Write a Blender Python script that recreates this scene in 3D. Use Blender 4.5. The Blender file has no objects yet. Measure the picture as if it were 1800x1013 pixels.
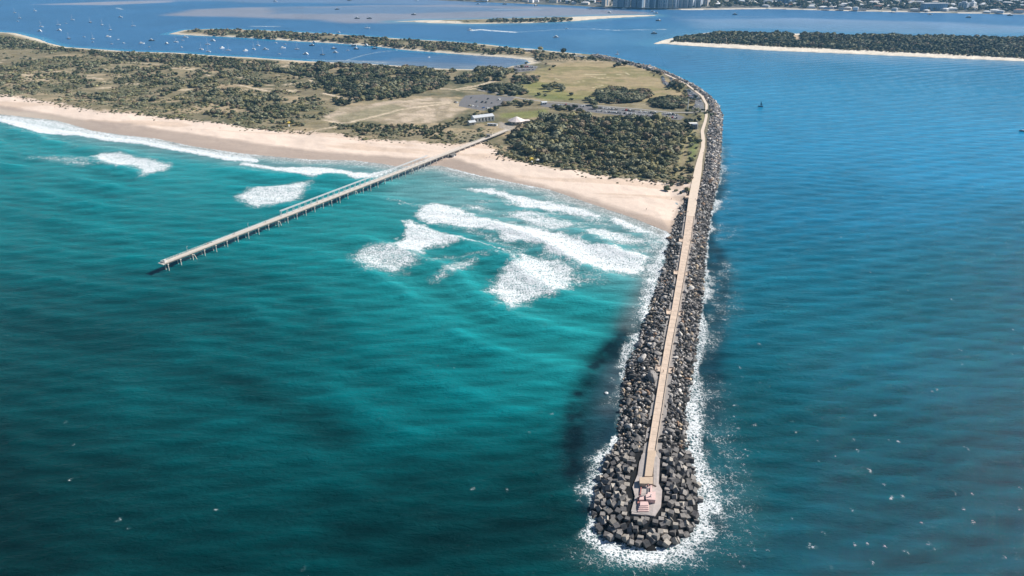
import bpy, math, random
import numpy as np
from mathutils import Vector
random.seed(7)
RNG = np.random.default_rng(11)
PI = math.pi
# ------------------------------------------------------------------ camera model
H = 230.0                                  # helicopter height in metres
FPX, CX, CY = 1300.0, 900.0, 506.5
PITCH = math.atan((506.5 + 120) / FPX)
SP, CP = math.sin(PITCH), math.cos(PITCH)
SUN_AZ, SUN_EL = math.radians(68), math.radians(36)
scene = bpy.context.scene
COL = scene.collection

def G(px, py, z=0.0):
    """ground point (world x, y) seen at a photograph pixel, on the level z"""
    yd = (py - CY) / FPX
    t = (H - z) / (SP + CP * yd)
    return ((px - CX) / FPX * t, (CP - SP * yd) * t)

def PX(X, Y, Z=0.0):
    dz = H - np.asarray(Z, float)
    d = Y * CP + dz * SP
    return CX + FPX * X / d, CY + FPX * (dz * CP - Y * SP) / d

def P(pts, z=0.0, s=1.0, ox=0.0, oy=0.0):
    return np.array([G(ox + a / s, oy + b / s, z) for a, b in pts])

# ------------------------------------------------------------------ numpy helpers
def seg_dist(X, Y, poly, closed=True):
    n = len(poly)
    best = np.full(X.shape, 1e18)
    for i in range(n if closed else n - 1):
        ax, ay = poly[i]; bx, by = poly[(i + 1) % n]
        dx, dy = bx - ax, by - ay
        L = dx * dx + dy * dy + 1e-12
        t = np.clip(((X - ax) * dx + (Y - ay) * dy) / L, 0, 1)
        d = (X - ax - t * dx) ** 2 + (Y - ay - t * dy) ** 2
        np.minimum(best, d, out=best)
    return np.sqrt(best)

def inside(X, Y, poly):
    r = np.zeros(X.shape, bool)
    n = len(poly)
    for i in range(n):
        ax, ay = poly[i]; bx, by = poly[(i + 1) % n]
        if ay == by: continue
        c = ((ay > Y) != (by > Y)) & (X < (bx - ax) * (Y - ay) / (by - ay) + ax)
        r ^= c
    return r

def sdf(X, Y, poly, pad=60.0):
    """signed distance, positive inside; only exact within pad of the polygon"""
    X = np.asarray(X, float); Y = np.asarray(Y, float)
    out = np.full(X.shape, -pad)
    x0, y0 = poly.min(0) - pad; x1, y1 = poly.max(0) + pad
    m = (X > x0) & (X < x1) & (Y > y0) & (Y < y1)
    if m.any():
        xs, ys = X[m], Y[m]
        d = seg_dist(xs, ys, poly)
        out[m] = np.where(inside(xs, ys, poly), d, -np.minimum(d, pad))
    return out

def sstep(a, b, x):
    t = np.clip((x - a) / (b - a), 0, 1)
    return t * t * (3 - 2 * t)

_perm = np.random.default_rng(3).random(65536)
def vnoise(x, y, seed=0):
    xi = np.floor(x).astype(np.int64); yi = np.floor(y).astype(np.int64)
    fx = x - xi; fy = y - yi
    fx = fx * fx * (3 - 2 * fx); fy = fy * fy * (3 - 2 * fy)
    def h(a, b): return _perm[(a * 7919 + b * 104729 + seed * 15731 + ((a * 31) ^ (b * 17)) * 13) & 65535]
    return (h(xi, yi) * (1 - fx) + h(xi + 1, yi) * fx) * (1 - fy) + (h(xi, yi + 1) * (1 - fx) + h(xi + 1, yi + 1) * fx) * fy
def fbm(x, y, sc, seed=0, oct=4):
    s = 0; a = 1; t = 0
    for i in range(oct):
        s = s + a * vnoise(x / sc, y / sc, seed + i); t += a; a *= .5; sc /= 2.1
    return s / t
def mix(a, b, t):
    t = np.asarray(t)[..., None]
    return a * (1 - t) + b * t

# ------------------------------------------------------------------ object helpers
def mesh_np(name, V, F, mat=None, smooth=False, attrs=None, mats=None, midx=None):
    """V (n,3), F (m,k) equal sized faces"""
    me = bpy.data.meshes.new(name)
    V = np.asarray(V, np.float32); F = np.asarray(F, np.int32)
    k = F.shape[1]
    me.vertices.add(len(V)); me.vertices.foreach_set('co', V.ravel())
    me.loops.add(F.size); me.loops.foreach_set('vertex_index', F.ravel())
    me.polygons.add(len(F)); me.polygons.foreach_set('loop_start', np.arange(0, F.size, k, dtype=np.int32))
    me.polygons.foreach_set('loop_total', np.full(len(F), k, np.int32))
    if mat: me.materials.append(mat)
    for m in mats or []: me.materials.append(m)
    if midx is not None: me.polygons.foreach_set('material_index', np.asarray(midx, np.int32))
    me.polygons.foreach_set('use_smooth', np.full(len(F), smooth, bool))
    for an, arr in (attrs or {}).items():
        arr = np.asarray(arr, np.float32)
        if arr.ndim == 2:
            at = me.attributes.new(an, 'FLOAT_COLOR', 'POINT')
            at.data.foreach_set('color', np.c_[arr, np.ones(len(arr))].astype(np.float32).ravel())
        else:
            at = me.attributes.new(an, 'FLOAT', 'POINT'); at.data.foreach_set('value', arr)
    me.update(calc_edges=True)
    return me

class MB:
    """collects boxes, prisms, tubes into one mesh"""
    def __init__(s): s.v = []; s.f = []; s.m = []
    def add(s, vs, fs, m=0):
        b = len(s.v); s.v += [tuple(v) for v in vs]; s.f += [tuple(b + i for i in f) for f in fs]; s.m += [m] * len(fs); return s
    def box(s, x0, x1, y0, y1, z0, z1, m=0, ins=0.0):
        vs = [(x0, y0, z0), (x1, y0, z0), (x1, y1, z0), (x0, y1, z0), (x0 + ins, y0 + ins, z1), (x1 - ins, y0 + ins, z1), (x1 - ins, y1 - ins, z1), (x0 + ins, y1 - ins, z1)]
        return s.add(vs, [(0, 3, 2, 1), (4, 5, 6, 7), (0, 1, 5, 4), (1, 2, 6, 5), (2, 3, 7, 6), (3, 0, 4, 7)], m)
    def prism(s, pts, z0, z1, m=0):
        n = len(pts)
        a = sum(pts[i][0] * pts[(i + 1) % n][1] - pts[(i + 1) % n][0] * pts[i][1] for i in range(n))
        if a < 0: pts = pts[::-1]
        vs = [(p[0], p[1], z0) for p in pts] + [(p[0], p[1], z1) for p in pts]
        return s.add(vs, [tuple(range(n))[::-1], tuple(range(n, 2 * n))] + [(i, (i + 1) % n, n + (i + 1) % n, n + i) for i in range(n)], m)
    def tube(s, a, b, r0, r1=None, n=8, m=0):
        r1 = r0 if r1 is None else r1
        a = Vector(a); b = Vector(b); d = (b - a).normalized()
        u = d.orthogonal().normalized(); w = d.cross(u)
        vs = []
        for c, r in ((a, r0), (b, r1)):
            for i in range(n):
                t = 2 * PI * i / n; vs.append(c + (u * math.cos(t) + w * math.sin(t)) * r)
        return s.add(vs, [tuple(range(n))[::-1], tuple(range(n, 2 * n))] + [(i, (i + 1) % n, n + (i + 1) % n, n + i) for i in range(n)], m)
    def lathe(s, prof, n=12, m=0, c=(0, 0)):
        vs = []; fs = []
        for r, z in prof:
            for i in range(n):
                t = 2 * PI * i / n; vs.append((c[0] + r * math.cos(t), c[1] + r * math.sin(t), z))
        for k in range(len(prof) - 1):
            for i in range(n):
                j = (i + 1) % n; fs.append((k * n + i, k * n + j, (k + 1) * n + j, (k + 1) * n + i))
        fs += [tuple(range(n))[::-1], tuple(range((len(prof) - 1) * n, len(prof) * n))]
        return s.add(vs, fs, m)
    def mesh(s, name, *mats, smooth=False):
        me = bpy.data.meshes.new(name); me.from_pydata([tuple(v) for v in s.v], [], s.f)
        for m in mats: me.materials.append(m)
        if len(mats) > 1: me.polygons.foreach_set('material_index', np.array(s.m, np.int32))
        if smooth: me.polygons.foreach_set('use_smooth', np.ones(len(s.f), bool))
        me.update(); return me

def link(name, me, parent=None, loc=None, color=None, rot=None, scale=None):
    o = bpy.data.objects.new(name, me); COL.objects.link(o)
    if parent is not None: o.parent = parent
    if loc is not None: o.location = loc
    if rot is not None: o.rotation_euler = rot
    if scale is not None: o.scale = scale if hasattr(scale, '__len__') else (scale,) * 3
    if color is not None: o.color = (*color[:3], 1)
    return o
def tag(o, label, cat, group=None, kind=None):
    o['label'] = label; o['category'] = cat
    if group: o['group'] = group
    if kind: o['kind'] = kind
    return o
def struct(name, me):
    o = link(name, me); o['kind'] = 'structure'; return o
def stuff(name, me, label, cat):
    return tag(link(name, me), label, cat, kind='stuff')
def thing(name, label, cat, loc, rz=0.0, group=None, scale=None):
    o = link(name, None, None, loc, None, (0, 0, rz), scale); o.empty_display_size = .5
    return tag(o, label, cat, group)

ORD = ['leftmost', 'second from left', 'third from left', 'fourth from left', 'fifth from left', 'sixth from left', 'seventh from left', 'eighth from left', 'ninth from left']
NUM = {2: 'two', 3: 'three', 4: 'four', 5: 'five', 6: 'six', 7: 'seven', 8: 'eight', 9: 'nine'}
def single_out(items):
    """items [(obj, label)]: look-alikes are told apart by their order across the picture"""
    d = {}
    for o, l in items: d.setdefault(l, []).append(o)
    for l, os in d.items():
        if len(os) == 1: os[0]['label'] = l; continue
        os.sort(key=lambda o: float(PX(o.location.x, o.location.y, o.location.z)[0]))
        n = len(os)
        for i, o in enumerate(os):
            if n <= 9: o['label'] = (ORD[i] if i < n - 1 or n > 9 else 'rightmost') + ' ' + l
            else: o['label'] = l

# ------------------------------------------------------------------ materials
def new_mat(name):
    m = bpy.data.materials.new(name); m.use_nodes = True
    nt = m.node_tree; b = nt.nodes['Principled BSDF']
    return m, nt, b
def N(nt, t, **kw):
    n = nt.nodes.new(t)
    for k, v in kw.items():
        if k in n.inputs.keys() if isinstance(k, str) else False: n.inputs[k].default_value = v
        else: setattr(n, k, v)
    return n
def noise(nt, scale, detail=4, rough=.6, vec=None, dist=0.0):
    n = nt.nodes.new('ShaderNodeTexNoise'); n.inputs['Scale'].default_value = scale
    n.inputs['Detail'].default_value = detail; n.inputs['Roughness'].default_value = rough; n.inputs['Distortion'].default_value = dist
    if vec is not None: nt.links.new(vec, n.inputs['Vector'])
    return n.outputs['Fac']
def ramp(nt, src, stops):
    r = nt.nodes.new('ShaderNodeValToRGB'); e = r.color_ramp.elements
    while len(e) < len(stops): e.new(.5)
    for i, (p, c) in enumerate(stops):
        e[i].position = p; e[i].color = (*c, 1) if hasattr(c, '__len__') else (c, c, c, 1)
    nt.links.new(src, r.inputs[0]); return r.outputs[0]
def math_n(nt, op, a, b=None, c=None, clamp=False):
    n = nt.nodes.new('ShaderNodeMath'); n.operation = op; n.use_clamp = clamp
    for i, v in enumerate((a, b, c)):
        if v is None: continue
        if isinstance(v, (int, float)): n.inputs[i].default_value = v
        else: nt.links.new(v, n.inputs[i])
    return n.outputs[0]
def mixc(nt, fac, a, b, mode='MIX'):
    n = nt.nodes.new('ShaderNodeMix'); n.data_type = 'RGBA'; n.blend_type = mode
    for i, v in ((0, fac), (6, a), (7, b)):
        if isinstance(v, (int, float)): n.inputs[i].default_value = v
        elif hasattr(v, '__len__'): n.inputs[i].default_value = (*v, 1)
        else: nt.links.new(v, n.inputs[i])
    return n.outputs[2]
def world_pos(nt):
    return nt.nodes.new('ShaderNodeNewGeometry').outputs['Position']
def obj_pos(nt): return nt.nodes.new('ShaderNodeTexCoord').outputs['Object']
def mapping(nt, vec, scale=(1, 1, 1), rot=(0, 0, 0)):
    m = nt.nodes.new('ShaderNodeMapping'); m.inputs['Scale'].default_value = scale; m.inputs['Rotation'].default_value = rot
    nt.links.new(vec, m.inputs['Vector']); return m.outputs[0]

def surf(name, col, rough=.7, var=.25, scale=1.0, spec=.3, metal=0.0, objcol=False, bump=0.0, wpos=False):
    """plain weathered surface: base colour (or the object's own colour) broken up by noise"""
    m, nt, b = new_mat(name)
    vec = world_pos(nt) if wpos else obj_pos(nt)
    n = noise(nt, scale, 6, .65, vec)
    f = ramp(nt, n, [(.25, 1 - var), (.75, 1 + var * .6)])
    if objcol:
        src = nt.nodes.new('ShaderNodeObjectInfo').outputs['Color']
    else:
        c = nt.nodes.new('ShaderNodeRGB'); c.outputs[0].default_value = (*col, 1); src = c.outputs[0]
    nt.links.new(mixc(nt, 1.0, src, f, 'MULTIPLY'), b.inputs['Base Color'])
    b.inputs['Roughness'].default_value = rough; b.inputs['Specular IOR Level'].default_value = spec; b.inputs['Metallic'].default_value = metal
    if bump:
        bp = nt.nodes.new('ShaderNodeBump'); bp.inputs['Strength'].default_value = bump; bp.inputs['Distance'].default_value = .1
        nt.links.new(noise(nt, scale * 4, 5, .6, vec), bp.inputs['Height']); nt.links.new(bp.outputs[0], b.inputs['Normal'])
    return m
# ================================================================== GEOGRAPHY
def ext(p, q, m):
    """point m metres beyond q on the line p->q"""
    p = np.array(p); q = np.array(q); d = (q - p) / np.linalg.norm(q - p); return q + d * m

ocean_px = [(425, 270), (337, 257), (275, 244), (212, 237), (162, 230), (100, 212), (0, 201)]
shore_r_px = [(1178, 412), (1173, 408), (1117, 385), (1067, 368), (967, 334), (883, 317), (848, 310), (801, 298), (772, 291), (740, 291), (697, 293), (672, 288), (617, 282), (550, 281), (500, 277)]
SHORE = np.vstack([P(shore_r_px), P(ocean_px)])
SHORE = np.vstack([SHORE, ext(SHORE[-3], SHORE[-1], 900), ext(SHORE[-3], SHORE[-1], 3500)])
east_px = [(1270, 200), (1262, 186), (1246, 170), (1226, 155), (1201, 142), (1176, 130), (1151, 120), (1126, 115), (1107, 110), (1076, 102), (1050, 97), (1000, 93), (960, 89), (935, 86),
           (900, 84), (860, 79), (800, 74), (700, 68), (600, 61), (525, 57), (450, 53), (375, 51), (325, 53), (296, 60), (350, 63), (400, 65), (450, 68), (525, 73), (600, 77), (662, 82), (712, 88), (775, 93), (825, 97), (887, 101), (925, 105), (932, 111),
           (900, 118), (862, 123), (775, 121), (720, 117), (650, 113), (545, 108), (480, 104), (440, 101), (390, 99), (310, 93), (230, 91), (175, 87), (115, 83), (85, 76), (68, 69), (25, 58), (0, 57)]
EAST = P(east_px)
LAND = np.vstack([EAST, ext(EAST[-4], EAST[-1], 1500) + np.array([0, -200.]), ext(EAST[-4], EAST[-1], 3500) + np.array([0, -1200.]), SHORE[::-1], P([(1240, 345), (1262, 330), (1267, 250)])])
ISLE_R = P([(1146, 78), (1165, 77), (1200, 80), (1350, 89), (1500, 95), (1650, 102), (1800, 108), (2100, 124), (2400, 150), (2500, 120), (2150, 82), (1800, 69), (1650, 65), (1500, 62), (1350, 58), (1250, 57), (1200, 63), (1165, 71)])
ISLE_C = P([(690, 38), (730, 39), (760, 41), (830, 42.3), (930, 41), (1010, 37.5), (1060, 33), (1155, 28), (1150, 26.5), (1100, 27), (1030, 29), (960, 31), (880, 33), (800, 35), (740, 36)])
MAIN = P([(600, -8), (795, 2), (850, 4), (900, 6), (1000, 10), (1075, 14), (1150, 16.5), (1212, 18), (1350, 16), (1500, 20), (1625, 22.5), (1800, 26), (2200, 38), (2600, 50)])
MAIN = np.vstack([MAIN, [[9000, 4500], [9000, 17000], [-9000, 17000], [-9000, 6500]]])
LANDS = [LAND, ISLE_R, ISLE_C, MAIN]

# breakwater mound outline (water line of the rocks)
mound_l = [(1226, 318), (1207, 341), (1188, 380), (1176, 420), (1164, 475), (1141, 540), (1121, 600), (1096, 655), (1089, 725), (1083, 770), (1064, 815), (1047, 855), (1040, 900), (1050, 938), (1085, 957), (1140, 966), (1188, 962), (1218, 936), (1232, 895), (1229, 850), (1218, 810), (1212, 789), (1208, 725), (1220, 655), (1228, 600), (1235, 540), (1240, 475), (1244, 420), (1250, 380), (1258, 341), (1264, 313), (1267, 282), (1269, 245), (1271, 204), (1263, 184), (1248, 168), (1228, 153.5), (1202, 140.5), (1177, 128.5), (1151, 119), (1126, 114.5), (1107, 109.5), (1076, 101.5), (1040, 96)]
inner_r = [(1040, 99), (1075, 105.5), (1105, 113), (1126, 119), (1150, 124.5), (1170, 131), (1195, 142), (1215, 153), (1233, 167), (1246, 184), (1246, 204), (1241, 232), (1240, 258), (1237, 282), (1231, 313), (1222, 322)]
MOUND = np.vstack([P(mound_l), P(inner_r, 3.4)])
# walkway: y, left, right
path_st = [(806, 1136.5, 1152), (789, 1138.7, 1154), (725, 1149, 1164), (655, 1160.5, 1174.5), (600, 1170, 1183.7), (540, 1181.5, 1195), (475, 1192.5, 1206), (420, 1201, 1216), (380, 1206.5, 1221), (341, 1212, 1227), (313, 1217.5, 1231.5), (282, 1224, 1236), (258, 1232, 1239.5), (243, 1233, 1239), (230, 1231.5, 1237.5), (214, 1237, 1242), (204, 1239.5, 1244), (196, 1239.5, 1243.5), (184, 1240, 1244.5), (169, 1232, 1236.5), (158, 1218, 1222), (149, 1206, 1210), (138, 1184, 1188.5), (130, 1167, 1171)]
ZP = 4.2
PL = np.array([G(l, y, ZP) for y, l, r in path_st]); PR = np.array([G(r, y, ZP) for y, l, r in path_st])
PC = (PL + PR) / 2

def cover(px_poly, X, Y, soft, z=3.0, s=1, ox=0, oy=0, nz=None):
    d = sdf(X, Y, P(px_poly, z, s, ox, oy), pad=max(60, soft * 3))
    if nz is not None: d = d + nz
    return sstep(-soft, soft, d)

veg_px = [(-400, 130), (-200, 148), (0, 167), (37, 170), (87, 180), (137, 188), (187, 197), (250, 201), (300, 207), (350, 213), (450, 226), (500, 229), (545, 233), (600, 236), (640, 246), (710, 249), (780, 254), (812, 255), (850, 247), (868, 262), (880, 274), (905, 280), (940, 289), (1000, 298), (1040, 306), (1080, 312), (1139, 318), (1194, 321), (1222, 326)]
BEACH = np.vstack([P(veg_px, 2.5), P([(1235, 400), (1178, 460), (1100, 460), (700, 380), (-400, 260)], 0)])
WET = np.vstack([P([(-400, 147), (0, 187), (75, 199), (150, 212), (225, 219), (300, 232), (375, 242), (450, 254), (540, 266), (640, 274), (740, 280), (800, 280), (850, 296), (900, 312), (1000, 338), (1100, 369), (1180, 396), (1200, 430)], .8), P([(1100, 470), (700, 380), (-400, 260)], 0)])

def land_sd(X, Y):
    return np.maximum.reduce([sdf(X, Y, L, 80) for L in LANDS])
def beach_z(X, Y, want_parts=False):
    X = np.asarray(X, float); Y = np.asarray(Y, float)
    d = land_sd(X, Y)
    z = np.where(d > 0, 3.2 * (1 - np.exp(-np.maximum(d, 0) / 28.0)) + .05, np.maximum(d * .12, -4))
    inl = sstep(15, 60, d)
    z = z + inl * (fbm(X, Y, 55, 5, 3) - .5) * 3.0 + sstep(4, 25, d) * (fbm(X, Y, 9, 9, 2) - .5) * .7
    far = sstep(3300, 4500, Y) * sstep(0, 80, d)
    return z + far * 6 * fbm(X, Y, 900, 4, 3)
PARK_PX = [(945, 165), (925, 150), (930, 132), (960, 120), (1000, 112), (1060, 112), (1110, 116), (1150, 130), (1170, 150), (1180, 165), (1150, 180), (1080, 180), (1000, 178)]
FLATS = []
def terrain_z(X, Y):
    z = beach_z(X, Y)
    f = np.zeros(z.shape)
    for pl in FLATS: f = np.maximum(f, sstep(-12, 0, sdf(X, Y, pl, 40)))
    # beside the walkway the fill comes up to its level
    dw = seg_dist(np.asarray(X, float), np.asarray(Y, float), PC[9:], False)
    z = z * (1 - f) + 3.0 * f
    g = sstep(24, 9, dw) * sstep(0, 4, land_sd(X, Y))
    z = z * (1 - g) + 3.6 * g
    dm = sdf(X, Y, MOUND, 20)
    return np.where(dm > 0, np.minimum(z, np.minimum(-.3 + dm * .36, 3.55) - .7), z)
lots_px = {
 'a': [(818, 168), (850, 166), (905, 172), (895, 181), (868, 188), (850, 195), (806, 187), (808, 179)],
 'b': [(955, 181), (1000, 183), (1040, 186), (1095, 191), (1120, 194), (1190, 201), (1204, 206), (1196, 211), (1130, 207), (1060, 200), (1000, 193), (950, 187)],
 'c': [(1161, 134), (1180, 137), (1187, 148), (1178, 154), (1165, 148)],
 'd': [(1204, 158), (1214, 158), (1228, 168), (1237, 183), (1238, 193), (1216, 193), (1222, 183), (1213, 170)],
 'e': [(903, 116), (925, 113), (946, 117), (940, 124), (905, 128)],
}
LOTS = {k: P(v, 3.0) for k, v in lots_px.items()}
FLATS += list(LOTS.values()) + [P(PARK_PX, 3.0), P([(800, 195), (940, 195), (940, 232), (800, 232)], 3.0)]

# ------------------------------------------------------------------ sheets: rows follow the depression angle so far and near get even detail
def sheet_grid(xs, ys):
    xs = np.asarray(xs, float); ys = np.asarray(ys, float)
    XX, YY = np.meshgrid(xs, ys)
    yd = (YY - CY) / FPX
    t = H / (SP + CP * yd)
    X = (XX - CX) / FPX * t; Y = (CP - SP * yd) * t
    ny, nx = XX.shape
    i = np.arange(ny * nx).reshape(ny, nx)
    F = np.stack([i[:-1, :-1], i[:-1, 1:], i[1:, 1:], i[1:, :-1]], -1).reshape(-1, 4)[:, ::-1]
    return X.ravel(), Y.ravel(), F

def build_sea():
    xs = np.r_[np.linspace(-2600, -80, 40)[:-1], np.arange(-80, 1884, 2.0), np.linspace(1884, 4600, 40)[1:]]
    ys = np.r_[np.linspace(3000, 1060, 30)[:-1], np.arange(1060, 130, -1.7), np.arange(130, -12, -.75), np.arange(-12, -60, -3.), [-70, -80, -88, -95, -100]]
    X, Y, F = sheet_grid(xs, ys)
    n = len(X)
    px, py = PX(X, Y)
    dsh = seg_dist(X, Y, SHORE, False)
    dm = -sdf(X, Y, MOUND, 60)                       # metres outside the rocks
    bl = np.array([PC[0], PC[9]]); dv = (bl[1] - bl[0]) / np.linalg.norm(bl[1] - bl[0])
    side = (X - bl[0][0]) * dv[1] - (Y - bl[0][1]) * dv[0]      # >0 harbour side
    along = (X - bl[0][0]) * dv[0] + (Y - bl[0][1]) * dv[1]
    chan = sstep(-6, 6, side + np.where(along < -10, (along + 10) * .35, 0))
    so = SHORE[np.argsort(SHORE[:, 0])]; shy = np.where(X > SHORE[0][0], 690.0, np.interp(X, so[:, 0], so[:, 1]))
    chan = np.maximum(chan, sstep(30, 140, Y - shy))
    nz1 = fbm(X, Y, 120, 1, 4); nz2 = fbm(X, Y, 30, 2, 4); nz3 = fbm(X * .5 + Y * .3, Y * 1.4 - X * .3, 60, 21, 4)
    A = lambda *c: np.array(c, float)
    # ---- water body colour by depth: turquoise over the sand bank, deep green further out
    dd = dsh + (nz1 - .5) * 120 + (nz3 - .5) * 70
    surf = A(.10, .29, .295); mid = A(.010, .215, .235); tq = A(.001, .148, .166); deep = A(.0002, .072, .082); vdeep = A(.0001, .0165, .0180)
    c = mix(surf, mid, sstep(5, 70, dd)); c = mix(c, tq, sstep(60, 200, dd)); c = mix(c, deep, sstep(210, 390, dd)); c = mix(c, vdeep, sstep(335, 540, dd))
    # sand bar behind the surf keeps the water bright towards the wall
    bank = np.exp(-((seg_dist(X, Y, P([(640, 400), (800, 500), (960, 540), (1060, 560), (1040, 600)]), False)) / 60) ** 2)
    c = mix(c, A(.012, .215, .225), bank * .75)
    def blob(pts, w, r): return np.exp(-(seg_dist(X, Y, P(pts), False) / w) ** 2) * r
    for pts, w, r in (([(0, 545), (100, 580), (220, 600)], 22, .35), ([(0, 365), (120, 400)], 18, .3), ([(260, 530), (400, 560), (560, 600)], 20, .3), ([(360, 655), (440, 685), (520, 725), (600, 770)], 13, .7), ([(640, 860), (760, 850), (880, 830)], 22, .55), ([(820, 960), (950, 930), (990, 800)], 26, .6), ([(560, 985), (760, 920), (960, 920)], 34, .7), ([(250, 960), (480, 910), (700, 960)], 30, .5), ([(760, 820), (880, 840), (940, 780)], 20, .45), ([(350, 470), (500, 500), (600, 545)], 22, .35)):
        c = mix(c, vdeep * .75, blob(pts, w, r) * (.6 + .8 * (nz2 - .3)))
    c = mix(c, A(.13, .295, .305), np.exp(-(seg_dist(X, Y, P([(740, 335), (860, 375), (1000, 420), (1120, 470)]), False) / 38) ** 2) * (.45 + .7 * nz2))
    # ---- harbour entrance, deep blue
    ch = mix(A(.0003, .056, .076), A(.010, .205, .385), sstep(330, 900, Y + (nz1 - .5) * 160))
    ch = mix(ch, A(.004, .115, .165), sstep(300, 420, Y) * sstep(640, 480, Y) * .5 * (nz1 + .3))
    c = mix(c, ch, chan)
    # ---- dark rock bed and weed round the foot of the wall
    bed = sstep(13, 2, dm + (nz2 - .5) * 16)
    c = mix(c, A(.004, .022, .034), bed * .85 * sstep(1000, 700, Y))
    weed = np.maximum(blob([(1112, 572), (1075, 610), (1045, 640), (1022, 690), (1008, 760), (1008, 830)], 6.5, 1.0), blob([(1098, 600), (1080, 620)], 9, .8))
    c = mix(c, A(.010, .030, .046), np.clip(blob([(1125, 560), (1085, 640), (1062, 700), (1050, 780), (1046, 820)], 13, .95) * (.55 + .75 * nz2), 0, .8))
    c = mix(c, A(.0015, .011, .016), np.clip(weed * (.72 + 1.5 * (fbm(X, Y, 7, 66, 4) - .42)), 0, .95))
    c = mix(c, A(.05, .075, .09), np.clip(blob([(1088, 645), (1078, 690), (1070, 720)], 7, .6), 0, 1))
    c = mix(c, A(.10, .15, .16), np.clip(blob([(1150, 450), (1125, 520), (1105, 570)], 9, .7), 0, 1))
    c = mix(c, A(.003, .024, .04), np.clip(blob([(1262, 440), (1275, 480), (1262, 560), (1255, 640), (1248, 740)], 7, .8) * (.5 + nz2), 0, .9))
    # ---- Broadwater: blue channels, pale sand flats
    bw = sstep(1150, 1500, Y) * sstep(4, 30, -sdf(X, Y, LAND, 60))
    bw = bw * (1 - sstep(150, 650, X)) + sstep(1500, 2300, Y) * sstep(150, 650, X)
    c = mix(c, A(.042, .140, .285), bw)
    def flat(pts, soft, col, k):
        nonlocal c
        d = sdf(X, Y, P(pts), pad=160) + (fbm(X, Y, 220, 31, 3) - .5) * 90
        c = mix(c, A(*col), sstep(-soft, soft, d) * k)
    flat([(300, 27), (345, 17), (520, 12), (800, 8), (1000, 14), (1130, 22), (1150, 27), (1000, 34), (800, 41), (620, 40), (560, 34), (420, 30)], 35, (.25, .25, .29), .85)
    flat([(480, 13), (800, 11), (960, 18), (700, 24), (480, 24)], 30, (.06, .16, .30), .6)
    flat([(60, 8), (150, 5), (290, 1), (300, 4), (190, 9)], 25, (.28, .28, .32), .9)
    flat([(0, -4), (300, -10), (700, -4), (900, 9), (700, 8), (300, 2)], 40, (.16, .22, .33), .7)
    flat([(1200, 34), (1400, 32), (1700, 42), (1900, 54), (1700, 60), (1500, 56), (1330, 52), (1240, 50)], 40, (.20, .28, .40), .75)
    flat([(1000, 66), (1100, 60), (1180, 52), (1200, 60), (1120, 80), (1040, 84)], 40, (.10, .22, .36), .5)
    flat([(545, 106), (600, 107), (760, 112), (880, 116), (860, 126), (700, 122), (560, 114)], 14, (.20, .24, .29), .8)
    flat([(850, 100), (930, 104), (930, 116), (870, 120)], 14, (.17, .21, .28), .7)
    flat([(700, 103), (860, 98), (910, 108), (780, 118), (690, 112)], 14, (.09, .16, .27), .6)
    # clear rims round the islands and the outer shallows
    di = np.maximum(sdf(X, Y, ISLE_R, 80), sdf(X, Y, ISLE_C, 80))
    c = mix(c, A(.09, .25, .36), sstep(-60, -5, di + (nz1 - .5) * 20) * .7)
    c = mix(c, A(.05, .18, .32), sstep(-420, -40, sdf(X, Y, ISLE_R, 460)) * .55)
    # ---- shallow wash over the sand: grey-brown film
    wash = sstep(26, 3, dsh + (nz2 - .5) * 10) * (1 - chan) * (Y < 1500)
    c = mix(c, A(.31, .285, .265), wash * .85)
    c = mix(c, A(.17, .27, .28), sstep(60, 18, dsh + (nz2 - .5) * 26) * (1 - chan) * (1 - wash) * (Y < 1500) * .6)
    c *= (.86 + .28 * nz1)[:, None]
    # ---- foam
    wx = (fbm(X, Y, 7, 41, 3) - .5) * 7; wy = (fbm(X, Y, 7, 47, 3) - .5) * 7
    foam = np.zeros(n)
    def fz(pts, dens, soft=5.0, s=3, ox=600, oy=330, warp=1.0, grow=2.5):
        nonlocal foam
        pl = P(pts, 0, s, ox, oy)
        d = sdf(X + wx * warp, Y + wy * warp, pl, 30) + grow
        v = sstep(-soft * .5, soft * 1.6, d) * dens
        foam = np.maximum(foam, v)
    fz([(400, 150), (430, 100), (490, 80), (560, 95), (700, 150), (850, 185), (1000, 205), (1150, 240), (1300, 285), (1450, 320), (1560, 350), (1630, 385), (1600, 420), (1530, 465), (1430, 455), (1300, 420), (1200, 380), (1080, 345), (1050, 300), (960, 285), (880, 280), (830, 240), (750, 215), (650, 210), (560, 190), (480, 190), (420, 170)], .97, 4, warp=1.8)
    fz([(335, 175), (380, 180), (450, 215), (520, 235), (600, 265), (680, 275), (735, 290), (690, 288), (620, 278), (560, 300), (480, 310), (410, 345), (360, 345), (300, 330), (280, 300), (320, 255), (340, 215)], .92, 4, warp=1.8)
    fz([(260, 290), (330, 320), (400, 350), (440, 385), (380, 400), (330, 440), (280, 460), (200, 440), (130, 440), (90, 400), (40, 385), (60, 345), (150, 300)], .74, 7, warp=1.6)
    fz([(850, 328), (900, 330), (940, 345), (1050, 360), (1180, 390), (1230, 430), (1250, 480), (1220, 530), (1150, 550), (1060, 580), (980, 610), (900, 640), (840, 620), (810, 580), (780, 550), (800, 490), (850, 430), (910, 380), (900, 350)], .86, 6, warp=1.8)
    fz([(1180, 390), (1300, 430), (1420, 460), (1400, 500), (1280, 520), (1220, 530), (1230, 430)], .36, 8)
    fz([(690, 370), (710, 380), (660, 430), (580, 460), (500, 495), (470, 490), (530, 440), (540, 410), (620, 390)], .6, 5)
    fz([(640, 8), (720, 8), (800, 12), (900, 38), (1000, 58), (1150, 88), (1280, 118), (1370, 148), (1330, 160), (1250, 145), (1150, 128), (1050, 113), (950, 108), (900, 75), (830, 42), (700, 20)], 1.0, 4, warp=1.5)
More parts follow.
